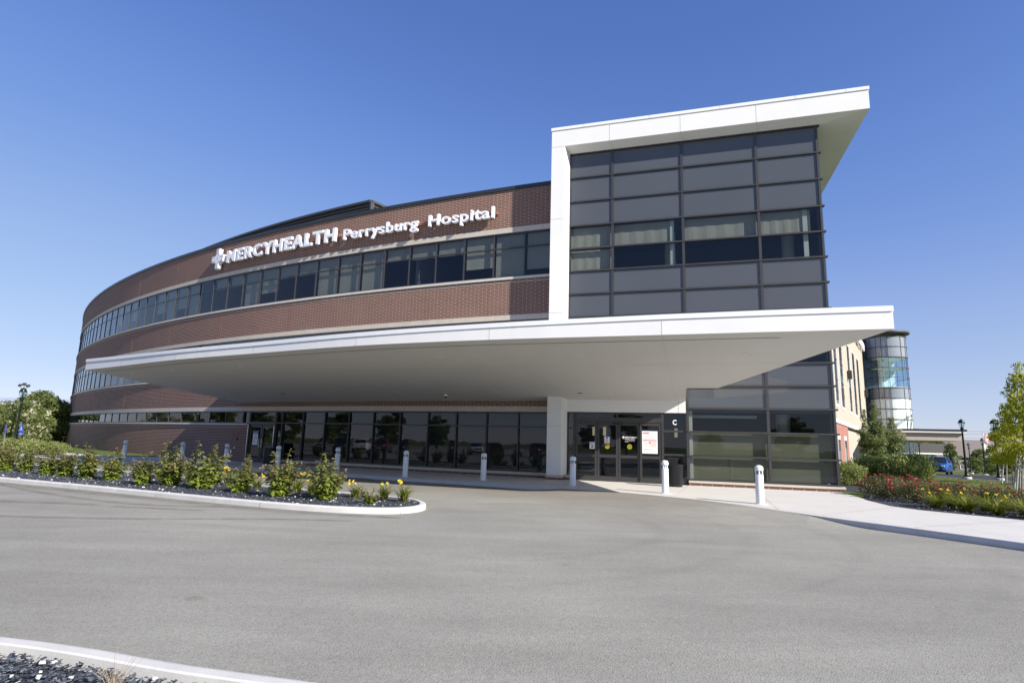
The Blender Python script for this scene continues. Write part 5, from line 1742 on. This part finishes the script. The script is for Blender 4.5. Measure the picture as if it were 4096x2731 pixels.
# ================================================================ STREET LAMPS
def make_lamp(flood=False):
    r = empty("street_lamp")
    MB().lathe([(.27, -.5), (.27, .12), (.25, .14)], 0, 0, 24).build("footing", M['kerb'], r, smooth_=True, auto=35)
    MB().lathe([(.19, .14), (.19, .2), (.14, .26), (.115, .34), (.10, .40), (.10, .50), (.075, .56), (.072, .58), (.05, 3.0), (.06, 3.02), (.045, 3.05), (.045, 3.08), (.07, 3.12), (.085, 3.2), (.11, 3.26), (.11, 3.30)], 0, 0, 16).build("pole", M['polemetal'], r, smooth_=True, auto=35)
    g = MB().lathe([(.09, 3.30), (.13, 3.42), (.19, 3.62)], 0, 0, 16); g.f = g.f[:-2]
    g.build("globe", M['clear'], r, smooth_=True)
    c = MB()
    for k in range(4):
        t = k * pi / 2 + .4; c.tube([(.1 * cos(t), .1 * sin(t), 3.3), (.145 * cos(t), .145 * sin(t), 3.45), (.2 * cos(t), .2 * sin(t), 3.63)], .008, 4)
    c.lathe([(.05, 3.3), (.03, 3.42), (.028, 3.6)], 0, 0, 8)
    c.build("cage", M['polemetal'], r)
    MB().lathe([(.205, 3.62), (.21, 3.66), (.17, 3.68), (.155, 3.76), (.10, 3.83), (.03, 3.86), (.02, 3.90), (.008, 3.92), (.004, 4.0)], 0, 0, 20).build("hood", M['polemetal'], r, smooth_=True, auto=35)
    if flood:
        for dx, z in ((-.24, 3.95), (0, 4.02), (.24, 3.93)):
            m_ = MB(); m_.tube([(dx * .4, 0, 3.8), (dx, 0, z)], .012, 5); m_.build("flood_bracket", M['polemetal'], r)
            f_ = MB().box(-.10, .10, -.03, .03, -.07, .07).build("floodlight", M['louver'], r); f_.location = (dx, -.02, z + .06); f_.rotation_euler = (radians(-35), 0, dx * .8)
    return r
l0 = make_lamp(); lf = make_lamp(True)
LM = [(l0, 29.96, 39.05, 1.0, "nearest black lantern lamp post on the right lawn, beside the blue car"), (None, at(3878, 77), 77, 1.0, "distant black lamp post seen just right of the nearest one"), (None, at(3935, 64), 64, 1.0, "black lamp post between the nearest one and the maple"),
      (None, 31.7, 38.6, 1.0, "black lamp post on a cone-shaped footing, its top hidden in the maple"), (None, at(3679, 78), 78, 1.05, "small distant lamp post under the entrance canopy, left of the blue car")]
for i, (o, x, y, s, lab) in enumerate(LM):
    if o is None: o = copy_tree(l0)
    o.location = (x, y, gz(x, y)); o.scale = (s, s, s); o.rotation_euler = (0, 0, i)
    tag(o, lab, "street lamp", "black lantern lamp posts")
x, y = at(68, 38.5), 38.5
lf.location = (x, y, -.25); lf.scale = (1.1, 1.1, 1.14); tag(lf, "black lamp post with three floodlights on top at left", "street lamp", "black lantern lamp posts")
o = copy_tree(l0); o.location = (at(36, 62), 62, -.3); o.scale = (1.15, 1.15, 1.12); tag(o, "smaller black lamp post at the far left edge without floodlights", "street lamp", "black lantern lamp posts")

# ================================================================ SIGNS AND FLAGS
def parking_sign(px, Y, rz, lab):
    r = empty("parking_sign", (at(px, Y), Y, -.2), rz)
    MB().box(-.025, .025, 0, .03, 0, 1.95).build("post", M['chrome'], r)
    MB().box(-.16, .16, -.012, -.002, 1.48, 1.95).build("sign_plate", M['signblue'], r)
    MB().box(-.16, .16, -.012, -.002, 1.33, 1.46).build("lower_plate", M['signblue'], r)
    s = MB(); n = 20
    def P(x, z): return (x, -.015, 1.715 + z)
    ring = [(cos(a), sin(a)) for a in np.linspace(radians(160), radians(400), n)]
    s.add([P(-.01 + .085 * c, -.07 + .085 * q) for c, q in [(-c, -q) for c, q in ring]] + [P(-.01 + .062 * c, -.07 + .062 * q) for c, q in [(-c, -q) for c, q in ring]], [(i, i + 1, n + i + 1, n + i) for i in range(n - 1)])
    s.add([P(-.03 + .028 * cos(t), .13 + .028 * sin(t)) for t in np.linspace(0, 2 * pi, 12)[:-1]], [tuple(range(11))])
    s.add([P(-.04, .10), P(-.015, .10), P(.0, -.03), P(-.03, -.03)], [(0, 1, 2, 3)]); s.add([P(-.03, -.03), P(-.03, -.005), P(.06, -.005), P(.06, -.03)], [(0, 1, 2, 3)])
    s.add([P(.04, -.03), P(.065, -.02), P(.10, -.12), P(.075, -.13)], [(0, 1, 2, 3)]); s.add([P(-.02, .04), P(-.02, .06), P(.05, .06), P(.05, .04)], [(0, 1, 2, 3)])
    fit_text(s, "VAN", -.10, .10, 1.405, 1.44, lambda x, z, d: (x, -.015, z), .02); fit_text(s, "ACCESSIBLE", -.14, .14, 1.35, 1.385, lambda x, z, d: (x, -.015, z), .02)
    s.build("wheelchair_symbol", M['vinyl'], r)
    return tag(r, lab, "parking sign", "blue accessible-parking signs")
parking_sign(86, 38, radians(-12), "blue wheelchair parking sign facing the camera, left of the hospital")
parking_sign(23, 36.5, radians(-38), "blue wheelchair parking sign seen almost edge-on near the left edge")

flagm, nt, p_ = nmat("striped_flag"); g_ = N(nt, "ShaderNodeTexCoord"); w_ = N(nt, "ShaderNodeTexWave"); w_.inputs["Scale"].default_value = 1.6; w_.bands_direction = 'Z'
nt.links.new(g_.outputs["Object"], w_.inputs[0]); nt.links.new(ramp(nt, w_.outputs[0], [(.45, (.55, .02, .05)), (.55, (.8, .78, .78))]), p_.inputs["Base Color"])
def flag(px, Y, H, fw_, fh, mats, lab, z0):
    x = at(px, Y); r = empty("flagpole", (x, Y, z0)); tag(r, lab, "flagpole")
    MB().lathe([(.06, 0), (.03, H), (.06, H + .03), (.0, H + .1)], 0, 0, 10).build("pole", M['chrome'], r)
    zt = H - .1
    for m_ in mats:
        mb = MB(); n = 8
        vs = []
        for i in range(n + 1):
            for j in range(5):
                u, v = i / n, j / 4
                vs.append((.04 + fw_ * u, .1 * sin(u * 9 + v * 2), zt - fh * v - fw_ * .9 * u * u))
        mb.add(vs, [(i * 5 + j, i * 5 + j + 1, (i + 1) * 5 + j + 1, (i + 1) * 5 + j) for i in range(n) for j in range(4)])
        mb.build("flag", m_, r, smooth_=True); zt -= fh + .5
    return r
flag(76, 60, 4.9, .35, 1.2, [flagm], "pole with a limp red and white striped flag behind the left lamp post", -.3)
flag(3940, 88, 6.2, .9, 1.1, [flagm, M['vinyl']], "flagpole with a striped flag over a white flag, beyond the lamps at right", -1.2)

# give way sign far right
x, Y = at(4090, 62), 62
r = empty("yield_sign", (x, Y, gz(x, Y))); tag(r, "white and red triangular yield sign at the right edge", "road sign")
MB().box(-.03, .03, 0, .04, 0, 2.2).build("post", M['chrome'], r)
MB().add([(-.45, -.03, 2.2), (.45, -.03, 2.2), (0, -.03, 1.42), (-.45, -.01, 2.2), (.45, -.01, 2.2), (0, -.01, 1.42)], [(0, 2, 1), (3, 4, 5), (0, 1, 4, 3), (1, 2, 5, 4), (2, 0, 3, 5)]).build("sign_plate", M['red'], r)
MB().add([(-.28, -.035, 2.12), (.28, -.035, 2.12), (0, -.035, 1.62)], [(0, 2, 1)]).build("sign_face", M['vinyl'], r)

# ================================================================ BEIGE BUILDING WITH GLASS DRUM
clin = empty("clinic_building"); tag(clin, "tall beige and brick building with slit windows and a rounded glass drum behind the tower", "building")
A0 = (at(3250, 39.8), 39.8); A1 = (at(3477, 80.6), 80.6)
wd = Vector((A1[0] - A0[0], A1[1] - A0[1])); WLn = wd.length; wd.normalize(); wn = Vector((wd.y, -wd.x))   # wn points to the left, towards the camera side
def W(t, o=0): return (A0[0] + wd.x * t + wn.x * o, A0[1] + wd.y * t + wn.y * o)
def wbox(mb, t0, t1, o0, o1, z0, z1):
    a, b, c, d = W(t0, o1), W(t0, o0), W(t1, o0), W(t1, o1)
    uv = [((t0, 0), (t0, 1), (t1, 1), (t1, 0))] * 2 + [((0, z0), (.3, z0), (.3, z1), (0, z1)), ((t0, z0), (t1, z0), (t1, z1), (t0, z1)), ((0, z0), (.3, z0), (.3, z1), (0, z1)), ((t1, z0), (t0, z0), (t0, z1), (t1, z1))]
    return mb.hexa([(*a, z0), (*b, z0), (*c, z0), (*d, z0), (*a, z1), (*b, z1), (*c, z1), (*d, z1)], uv)
def tpx(px):
    """distance along the far wall seen in column px"""
    u = (px - 2048) / 2341.1; v = -(1769 + .0282 * (px - 2048) - 1365.5) / 2341.1
    d = fw + u * rt + v * up
    den = d.x * wd.y - d.y * wd.x
    k = (A0[0] * wd.y - A0[1] * wd.x) / den
    return (d.x * k - A0[0]) * wd.x + (d.y * k - A0[1]) * wd.y
ZS = 4.2
wbox(MB(), tpx(3333), tpx(3420), -12, 0, ZS + .15, 13.3).build("beige_wall", M['beige'], clin)
wbox(MB(), tpx(3420), WLn, -12, .01, ZS + .15, 16.6).build("beige_wall", M['beige'], clin)
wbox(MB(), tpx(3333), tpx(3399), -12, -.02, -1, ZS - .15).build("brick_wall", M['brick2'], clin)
wbox(MB(), tpx(3399), WLn, -12, -.35, -1, ZS - .3).build("panel_wall", M['tan'], clin)
wbox(MB(), tpx(3333), WLn + .1, -12, .08, ZS - .15, ZS + .15).build("stone_band", M['winwhite'], clin)
for pa, pb in ((3356, 3367), (3379, 3390), (3412, 3420), (3432, 3440), (3449, 3456)):
    a, b = tpx(pa), tpx(pb)
    f_ = wbox(MB(), a - .35, b + .12, -.02, .05, 5.5, 13.2).build("window", M['winwhite'], clin)
    wbox(MB(), a, b, .051, .07, 5.8, 13.0).build("pane", M['spandrel'], f_)
    q = MB()
    for z in (6.9, 8.0, 9.9, 11.6): wbox(q, a, b, .071, .10, z, z + .09)
    wbox(q, (a + b) / 2 - .04, (a + b) / 2 + .04, .071, .10, 5.8, 13.0); q.build("glazing_bars", M['bronze'], f_)
for px in (3354, 3380):
    c = tpx(px + 4); f_ = wbox(MB(), c - 1.0, c + .9, -.02, .05, .2, 3.0).build("window", M['winwhite'], clin)
    wbox(MB(), c - .85, c + .8, .051, .06, .4, 2.6).build("pane", M['spandrel'], f_)
for px, z in ((3410, 9.6), (3474, 9.4)):
    c = tpx(px); wbox(MB(), c - .2, c + .2, .05, .45, z - .45, z + .45).build("wall_lamp", M['bronze'], clin)
# white letters high on the wall, mostly hidden by the canopy
sg = MB(); fit_text(sg, "MERCYHEALTH", tpx(3425), tpx(3474), 15.2, 16.2, lambda x, z, d: (*W(x, .35 + d), z), .05, .1)
sg.build("wall_lettering", M['letter'], clin)

dcx, dcy, drr = at(3576, 82), 82.0, 2.5
def ring_wall(mb, r0_, a0, a1, z0, z1, n=10):
    vs = []
    for i in range(n + 1):
        t = a0 + (a1 - a0) * i / n; vs += [(dcx + r0_ * cos(t), dcy + r0_ * sin(t), z0), (dcx + r0_ * cos(t), dcy + r0_ * sin(t), z1)]
    mb.add(vs, [(2 * i, 2 * i + 2, 2 * i + 3, 2 * i + 1) for i in range(n)])
zr = [17.5 - 1.43 * k for k in range(14)]
kinds = ['s', 's', 'g', 'g', 'g', 's', 'w', 'w', 'w', 'g', 'g', 's']
angs = [radians(a) for a in (-205, -172, -150, -135, -118, -78, -58, -48, -22, 0, 30)]
drum = MB()
for z in zr[:13]:
    n = 40; vs = []
    for i in range(n + 1):
        t = radians(-210 + 245 * i / n)
        for rr_, zz_ in ((drr - .02, z - .035), (drr + .07, z - .035), (drr + .07, z + .035), (drr - .02, z + .035)): vs.append((dcx + rr_ * cos(t), dcy + rr_ * sin(t), zz_))
    drum.add(vs, [(4 * i + j, 4 * i + 4 + j, 4 * i + 4 + (j + 1) % 4, 4 * i + (j + 1) % 4) for i in range(n) for j in range(4)])
for t in angs:
    x, y = dcx + (drr + .03) * cos(t), dcy + (drr + .03) * sin(t); drum.tube([(x, y, .3), (x, y, 17.5)], .03, 4)
dm = drum.build("glass_drum", M['louver'], clin)
for k, kd in enumerate(kinds):
    z1, z0 = zr[k] - .05, zr[k + 1] + .05
    q = MB(); ring_wall(q, drr, radians(-208), radians(34), z0, z1, 34)
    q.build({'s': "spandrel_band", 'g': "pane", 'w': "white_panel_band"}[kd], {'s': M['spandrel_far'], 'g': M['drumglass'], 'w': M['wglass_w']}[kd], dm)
q = MB()
for z in (13.25, 10.5, 4.7, 14.6): q.lathe([(drr - .1, z - .12), (drr - .1, z)], dcx, dcy, 30)
q.build("drum_floor", M['column'], dm)
q = MB(); q.lathe([(.3, 10.5), (.3, 14.5)], dcx - .6, dcy + .4, 10); q.box(dcx - 1.9, dcx + 1.9, dcy + 1.4, dcy + 1.5, 0, 17); q.build("drum_core", M['wglass_w'], dm)
# roof disc of the drum
MB().lathe([(drr - .1, 17.5), (drr + .1, 17.75), (drr + .75, 18.0), (drr + .75, 18.2), (drr + .1, 18.25)], dcx - .3, dcy, 40).build("drum_roof", M['louver'], clin)
q = MB(); q.box(dcx - 7.5, dcx - 1.0, dcy + .4, dcy + 3, -1, 17.4); q.build("dark_glazing", M['spandrel'], clin)
# entrance canopy reaching right
ca, cb = (at(3640, 78), 78.0), (at(3862, 60.5), 60.5)
cd_ = Vector((cb[0] - ca[0], cb[1] - ca[1])); cl_ = cd_.length; cd_.normalize(); cnv = Vector((cd_.y, -cd_.x)) * -1
if cnv.y < 0: cnv = -cnv
def Cc(t, o): return (ca[0] + cd_.x * t + cnv.x * o, ca[1] + cd_.y * t + cnv.y * o)
def cbox(mb, t0, t1, o0, o1, z0, z1):
    a, b, c, d = Cc(t0, o0), Cc(t1, o0), Cc(t1, o1), Cc(t0, o1)
    return mb.hexa([(*a, z0), (*b, z0), (*c, z0), (*d, z0), (*a, z1), (*b, z1), (*c, z1), (*d, z1)])
cbox(MB(), -3, cl_ - .3, 0, 5, 2.95, 3.75).build("porch_beam", M['tan'], clin)
cbox(MB(), -3, cl_, -.3, 5.3, 3.75, 3.95).build("porch_fascia", M['winwhite'], clin)
cbox(MB(), -3, cl_ + .05, -.35, 5.35, 3.95, 4.12).build("porch_roof", M['darkcap'], clin)
cbox(MB(), -1.5, -.9, 1, 1.6, -1, 2.95).build("porch_column", M['winwhite'], clin); cbox(MB(), -1.5, -.9, 4, 4.6, -1, 2.95).build("porch_column", M['winwhite'], clin)
q = MB(); q.tube([(dcx + drr * .95, dcy - .8, 7.2), (*Cc(5.5, 1.2), 4.1)], .06, 5); q.tube([(dcx + drr * .95, dcy - .2, 7.35), (*Cc(5.9, 1.6), 4.1)], .06, 5); q.build("tie_rods", M['bronze'], clin)

# second, lower porch far behind with a red sign
em = empty("emergency_porch"); tag(em, "low dark-roofed entrance porch with red sign letters, under the beige canopy beyond the blue car", "porch")
xa, xb = at(3655, 100), at(3805, 100)
MB().box(xa, xb, 100, 106, 1.75, 3.35).build("roof_fascia", M['louver'], em); MB().box(xa, xb + .1, 99.8, 106, 1.55, 1.75).build("soffit_edge", M['winwhite'], em)
for px in (3690, 3712): MB().box(at(px, 101), at(px, 101) + .5, 101, 101.6, -2, 1.6).build("column", M['winwhite'], em)
q = MB(); fit_text(q, "ER", xb - .3, xb + .7, 2.45, 3.2, lambda x, z, d: (x, 99.7 - d, z), .05, .1); q.build("sign_letters", M['redsign'], em)

# brown-roofed low building
lb = empty("low_building"); tag(lb, "long low building with a brown shingle roof beyond the blue car", "building")
xa, xb = at(3700, 115), at(4300, 115)
MB().box(xa, xb, 115, 130, -2.2, 1.2).build("wall", M['wallbrown'], lb)
MB().add([(xa - .6, 114.2, 1.15), (xb, 114.2, 1.15), (xb, 130.8, 1.15), (xa - .6, 130.8, 1.15), (xa + 2, 122.5, 4.7), (xb, 122.5, 4.7)], [(0, 1, 5, 4), (2, 3, 4, 5), (3, 0, 4), (0, 3, 2, 1)]).build("roof", M['roofbrown'], lb)
for px in (3740, 3836, 3905, 3990, 4050):
    x = at(px, 114.9); f_ = MB().box(x, x + 1.5, 114.9, 115, -1.1, .6).build("window", M['winwhite'], lb); MB().box(x + .12, x + 1.38, 114.87, 114.9, -1.0, .5).build("pane", M['spandrel'], f_)

# far-left warehouse
wh = empty("warehouse"); tag(wh, "long white metal warehouse with a grey ribbed roof beyond the trees at far left", "warehouse")
Y = 120; xa, xb = at(-700, Y), at(420, Y)
MB().box(xa, xb, Y, Y + 50, -.4, 6.2).build("wall", M['steelwall'], wh)
MB().add([(xa, Y - .5, 6.15), (xb, Y - .5, 6.15), (xb, Y + 25, 9.0), (xa, Y + 25, 9.0), (xb, Y + 50, 6.1), (xa, Y + 50, 6.1)], [(0, 1, 2, 3), (3, 2, 4, 5), (0, 5, 4, 1)]).build("roof", M['steelroof'], wh)
q = MB()
x = xa
while x < xb: q.box(x, x + .12, Y - .5, Y - .4, 6.2, 6.34); x += 1.2
q.build("roof_ribs", M['steelroof'], wh)
MB().box(xa, xb, Y - .1, Y, 5.7, 6.1).build("eaves_gutter", M['louver'], wh)
MB().box(at(0, Y), at(55, Y), Y - .15, Y, 3.4, 5.2).build("wall_sign", M['signblue'], wh)

# bushes and trees of the right background
bgb = make_tree("round_tree", 601, 4.2, 1.9, .16, M['leaf_tree'], 3000, .6, .09)
for i, (px, Y, s, sx, mt, lab) in enumerate(((3805, 96, 1.1, .6, 0, "slim light green tree in front of the brown-roofed building"), (3925, 88, .85, 1.1, 0, "dark pine-like tree behind the middle lamp post"), (3690, 112, 1.35, 1.0, 0, "tree top showing between drum and porch roofs"),
                                        (3742, 118, 1.45, 1.2, 0, "tree crown just above the dark porch roof"), (3895, 78, .5, 1.3, 0, "low russet bush by the drive beyond the nearest lamp"), (4010, 70, .62, 1.5, 0, "low tree behind the staked maples"), (4090, 66, .5, 1.6, 0, "low bush at the right edge beside the yield sign"), (3960, 60, .3, 1.2, 0, "small bush beyond the drive, right of the second lamp"))):
    o = bgb if i == 0 else copy_tree(bgb); x = at(px, Y); o.location = (x, Y, gz(x, Y) - .1); o.scale = (s * sx, s * sx, s); o.rotation_euler = (0, 0, i)
    tag(o, lab, "tree", "trees beyond the drive at right")

# overhead wires across the right background
q = MB()
for z in (7.2, 8.4, 9.2): q.tube([(at(3640, 180), 180, z), (at(3860, 180), 180, z - .5), (at(4200, 180), 180, z)], .03, 3)
tag(q.build("overhead_wires", M['black']), "thin overhead power lines far behind the entrance canopy", "power lines")

# lawn sprinkler spray
rs = np.random.RandomState(21); n = 700; t = rs.uniform(0, 1, n) ** .7
sx_, sy_ = at(3860, 52), 52.0; ex_, ey_ = at(3812, 56), 56.0
P = np.stack([sx_ + (ex_ - sx_) * t + rs.normal(0, .05, n) * (.3 + 2.2 * t), sy_ + (ey_ - sy_) * t + rs.normal(0, .1, n), gz(sx_, sy_) + .15 + 2.2 * t * (1.25 - .75 * t) + rs.normal(0, .12, n) * (t + .1) * 1.8], 1)
dropm = simple("water_drops", (.8, .85, .9), .2)
o = leaves_at("sprinkler_spray", P, .010, rs, dropm, None, wr=.9); tag(o, "fine water spray arching from a lawn sprinkler beside the blue car", "water spray", kind="stuff")

# ================================================================ CARS
def loft(mb, secs):
    n = len(secs[0]); b = []
    for s in secs: b += s
    mb.add(b, [(i * n + j, (i + 1) * n + j, (i + 1) * n + (j + 1) % n, i * n + (j + 1) % n) for i in range(len(secs) - 1) for j in range(n)] + [tuple(reversed(range(n))), tuple(range((len(secs) - 1) * n, len(secs) * n))])

def make_car(name, paint, door=False):
    """front faces -Y, origin on the ground at the middle"""
    r = empty(name)
    body = MB()
    st = [(-2.18, .42, .70, .62), (-2.10, .32, .92, .78), (-1.9, .26, 1.0, .86), (-1.2, .24, 1.06, .91), (-.75, .24, 1.10, .92), (.9, .24, 1.10, .92), (1.7, .26, 1.12, .90), (2.1, .34, 1.10, .84), (2.2, .45, .95, .76)]
    secs = []
    for y, z0, z1, w in st:
        zs_ = z0 + (z1 - z0) * .45
        secs.append([(-w * .93, y, z0), (w * .93, y, z0), (w, y, z0 + .12), (w, y, zs_), (w * .985, y, z1 - .13), (w * .86, y, z1), (-w * .86, y, z1), (-w * .985, y, z1 - .13), (-w, y, zs_), (-w, y, z0 + .12)])
    loft(body, secs); bo = body.build("body", paint, r, smooth_=True, auto=38)
    cb_ = MB(); cs = [(-.95, 1.06, 1.10, .76, .76), (-.25, 1.06, 1.58, .80, .62), (.3, 1.06, 1.64, .81, .64), (1.3, 1.06, 1.60, .80, .62), (2.05, 1.04, 1.15, .74, .70)]
    loft(cb_, [[(-a, y, z0), (a, y, z0), (b, y, z1 - .04), (b * .9, y, z1), (-b * .9, y, z1), (-b, y, z1 - .04)] for y, z0, z1, a, b in cs]); cb_.build("cabin_glass", M['carglass'], r, smooth_=True, auto=50)
    rfm = MB(); loft(rfm, [[(-b - .01, y, z - .05), (b + .01, y, z - .05), (b * .9, y, z + .015), (-b * .9, y, z + .015)] for y, z, b in ((-.28, 1.575, .63), (.3, 1.64, .65), (1.35, 1.59, .63), (1.5, 1.5, .62))]); rfm.build("roof_panel", paint, r, smooth_=True, auto=40)
    pl_ = MB()
    for sx in (-1, 1):
        for (y0, z0, x0), (y1, z1, x1) in (((-.97, 1.08, .77), (-.26, 1.57, .64)), ((.35, 1.08, .815), (.32, 1.62, .66)), ((1.25, 1.08, .81), (1.3, 1.58, .64)), ((2.05, 1.1, .75), (1.45, 1.55, .63))):
            pl_.tube([(sx * x0, y0, z0), (sx * x1, y1, z1)], .03, 5)
    pl_.build("pillars", paint, r)
    tr_ = MB(); tr_.box(-.80, .80, -2.21, -2.0, .30, .50); tr_.box(-.8, .8, 2.0, 2.23, .32, .55)
    for sx in (-1, 1): tr_.box(sx * .93 - .02, sx * .93 + .02, -1.0, 1.0, .24, .36)
    tr_.build("lower_trim", M['black'], r)
    gr = MB(); gr.box(-.45, .45, -2.20, -2.08, .72, .86); gr.build("grille", M['black'], r)
    gs = MB()
    for k in range(7): gs.box(-.40 + k * .125, -.34 + k * .125, -2.215, -2.19, .74, .84)
    gs.build("grille_slots", M['chrome'], r)
    for sx in (-1, 1):
        MB().box(min(sx * .47, sx * .74), max(sx * .47, sx * .74), -2.17, -2.0, .74, .87).build("headlight", M['headlight'], r, bevel=.02)
        MB().box(min(sx * .55, sx * .72), max(sx * .55, sx * .72), -2.2, -2.05, .47, .53).build("fog_lamp", M['headlight'], r)
        MB().box(min(sx * .6, sx * .8), max(sx * .6, sx * .8), 2.05, 2.2, .82, .98).build("tail_light", M['red'], r)
        mm = MB().box(min(sx * .9, sx * 1.06), max(sx * .9, sx * 1.06), -.72, -.58, 1.08, 1.22).build("mirror", paint, r, bevel=.03)
    MB().box(-.26, .26, -2.225, -2.20, .52, .64).build("number_plate", M['paper'], r)
    for sx in (-1, 1):
        for y in (-1.33, 1.33):
            w_ = MB(); w_.lathe([(.20, -.11), (.34, -.11), (.355, -.08), (.355, .08), (.34, .11), (.20, .11)], 0, 0, 24)
            o = w_.build("wheel", M['rubber'], r, smooth_=True, auto=40); o.location = (sx * .80, y, .355); o.rotation_euler = (0, radians(90), 0)
            h_ = MB(); h_.lathe([(.21, -.12), (.21, .12)], 0, 0, 12)
            h_.build("rim", M['chrome'], o)
    if door:
        d = empty("open_door"); d.parent = r; d.location = (-.93, -.75, 0); d.rotation_euler = (0, 0, radians(-62))
        MB().box(-.04, .04, 0, 1.05, .32, 1.08).build("door_panel", paint, d, bevel=.02)
        q = MB(); q.tube([(0, .02, 1.08), (.0, .35, 1.5), (0, .95, 1.55), (0, 1.02, 1.08)], .025, 5); q.build("window_frame", M['black'], d)
    return r

carblue = simple("blue_car_paint", (.008, .075, .30), .25, metal=.2)
cb1 = make_car("parked_car", carblue, True)
cx_, cy_ = at(3750, 57.5), 57.5
cb1.location = (cx_, cy_, gz(cx_, cy_) + .01); hd_ = Vector((-.68, -.73)); cb1.rotation_euler = (0, 0, atan2(hd_.y, hd_.x) + pi / 2)
tag(cb1, "bright blue sport utility car with its side door open on the drive at right", "car")

# the car park behind the photographer, which the ground floor glass reflects
greys = [simple("silver_paint", (.5, .5, .52), .25, metal=.5), simple("black_paint", (.015, .015, .018), .2), simple("white_paint", (.75, .75, .75), .25), simple("maroon_paint", (.18, .02, .03), .25)]
pk = [make_car("parked_car", m_) for m_ in greys]
desc = ("silver", "black", "white", "dark red")
for i in range(11):
    o = pk[i] if i < 4 else copy_tree(pk[(i * 3 + 1) % 4])
    o.location = (-52 + i * 2.1 + (1.3 if i > 5 else 0), 19 - i * 3.0, -.13); o.rotation_euler = (0, 0, radians(125) + (pi if i % 3 == 2 else 0) + .03 * sin(i * 5))
    k = i if i < 4 else (i * 3 + 1) % 4
    tag(o, desc[k] + " car parked behind the viewpoint, seen only reflected in the glazing", "car", "cars parked behind the viewpoint")
bt = make_tree("round_tree", 701, 6.5, 3.0, .25, M['leaf_tree'], 3500, 1.2, .14)
for i in range(18):
    o = bt if i == 0 else copy_tree(bt); s = (.8, 1.15, .95, 1.3)[i % 4]
    o.location = (-96 + (i * 11 % 23), 44 - i * 8.5, -.3) if i < 10 else (-40 + (i - 10) * 12.5, -48 - (i * 7 % 19), -.3); o.scale = (s, s, s * .95); o.rotation_euler = (0, 0, i * 1.7)
    tag(o, "green tree beyond the car park behind the viewpoint, reflected in the glass", "tree", "trees behind the viewpoint")
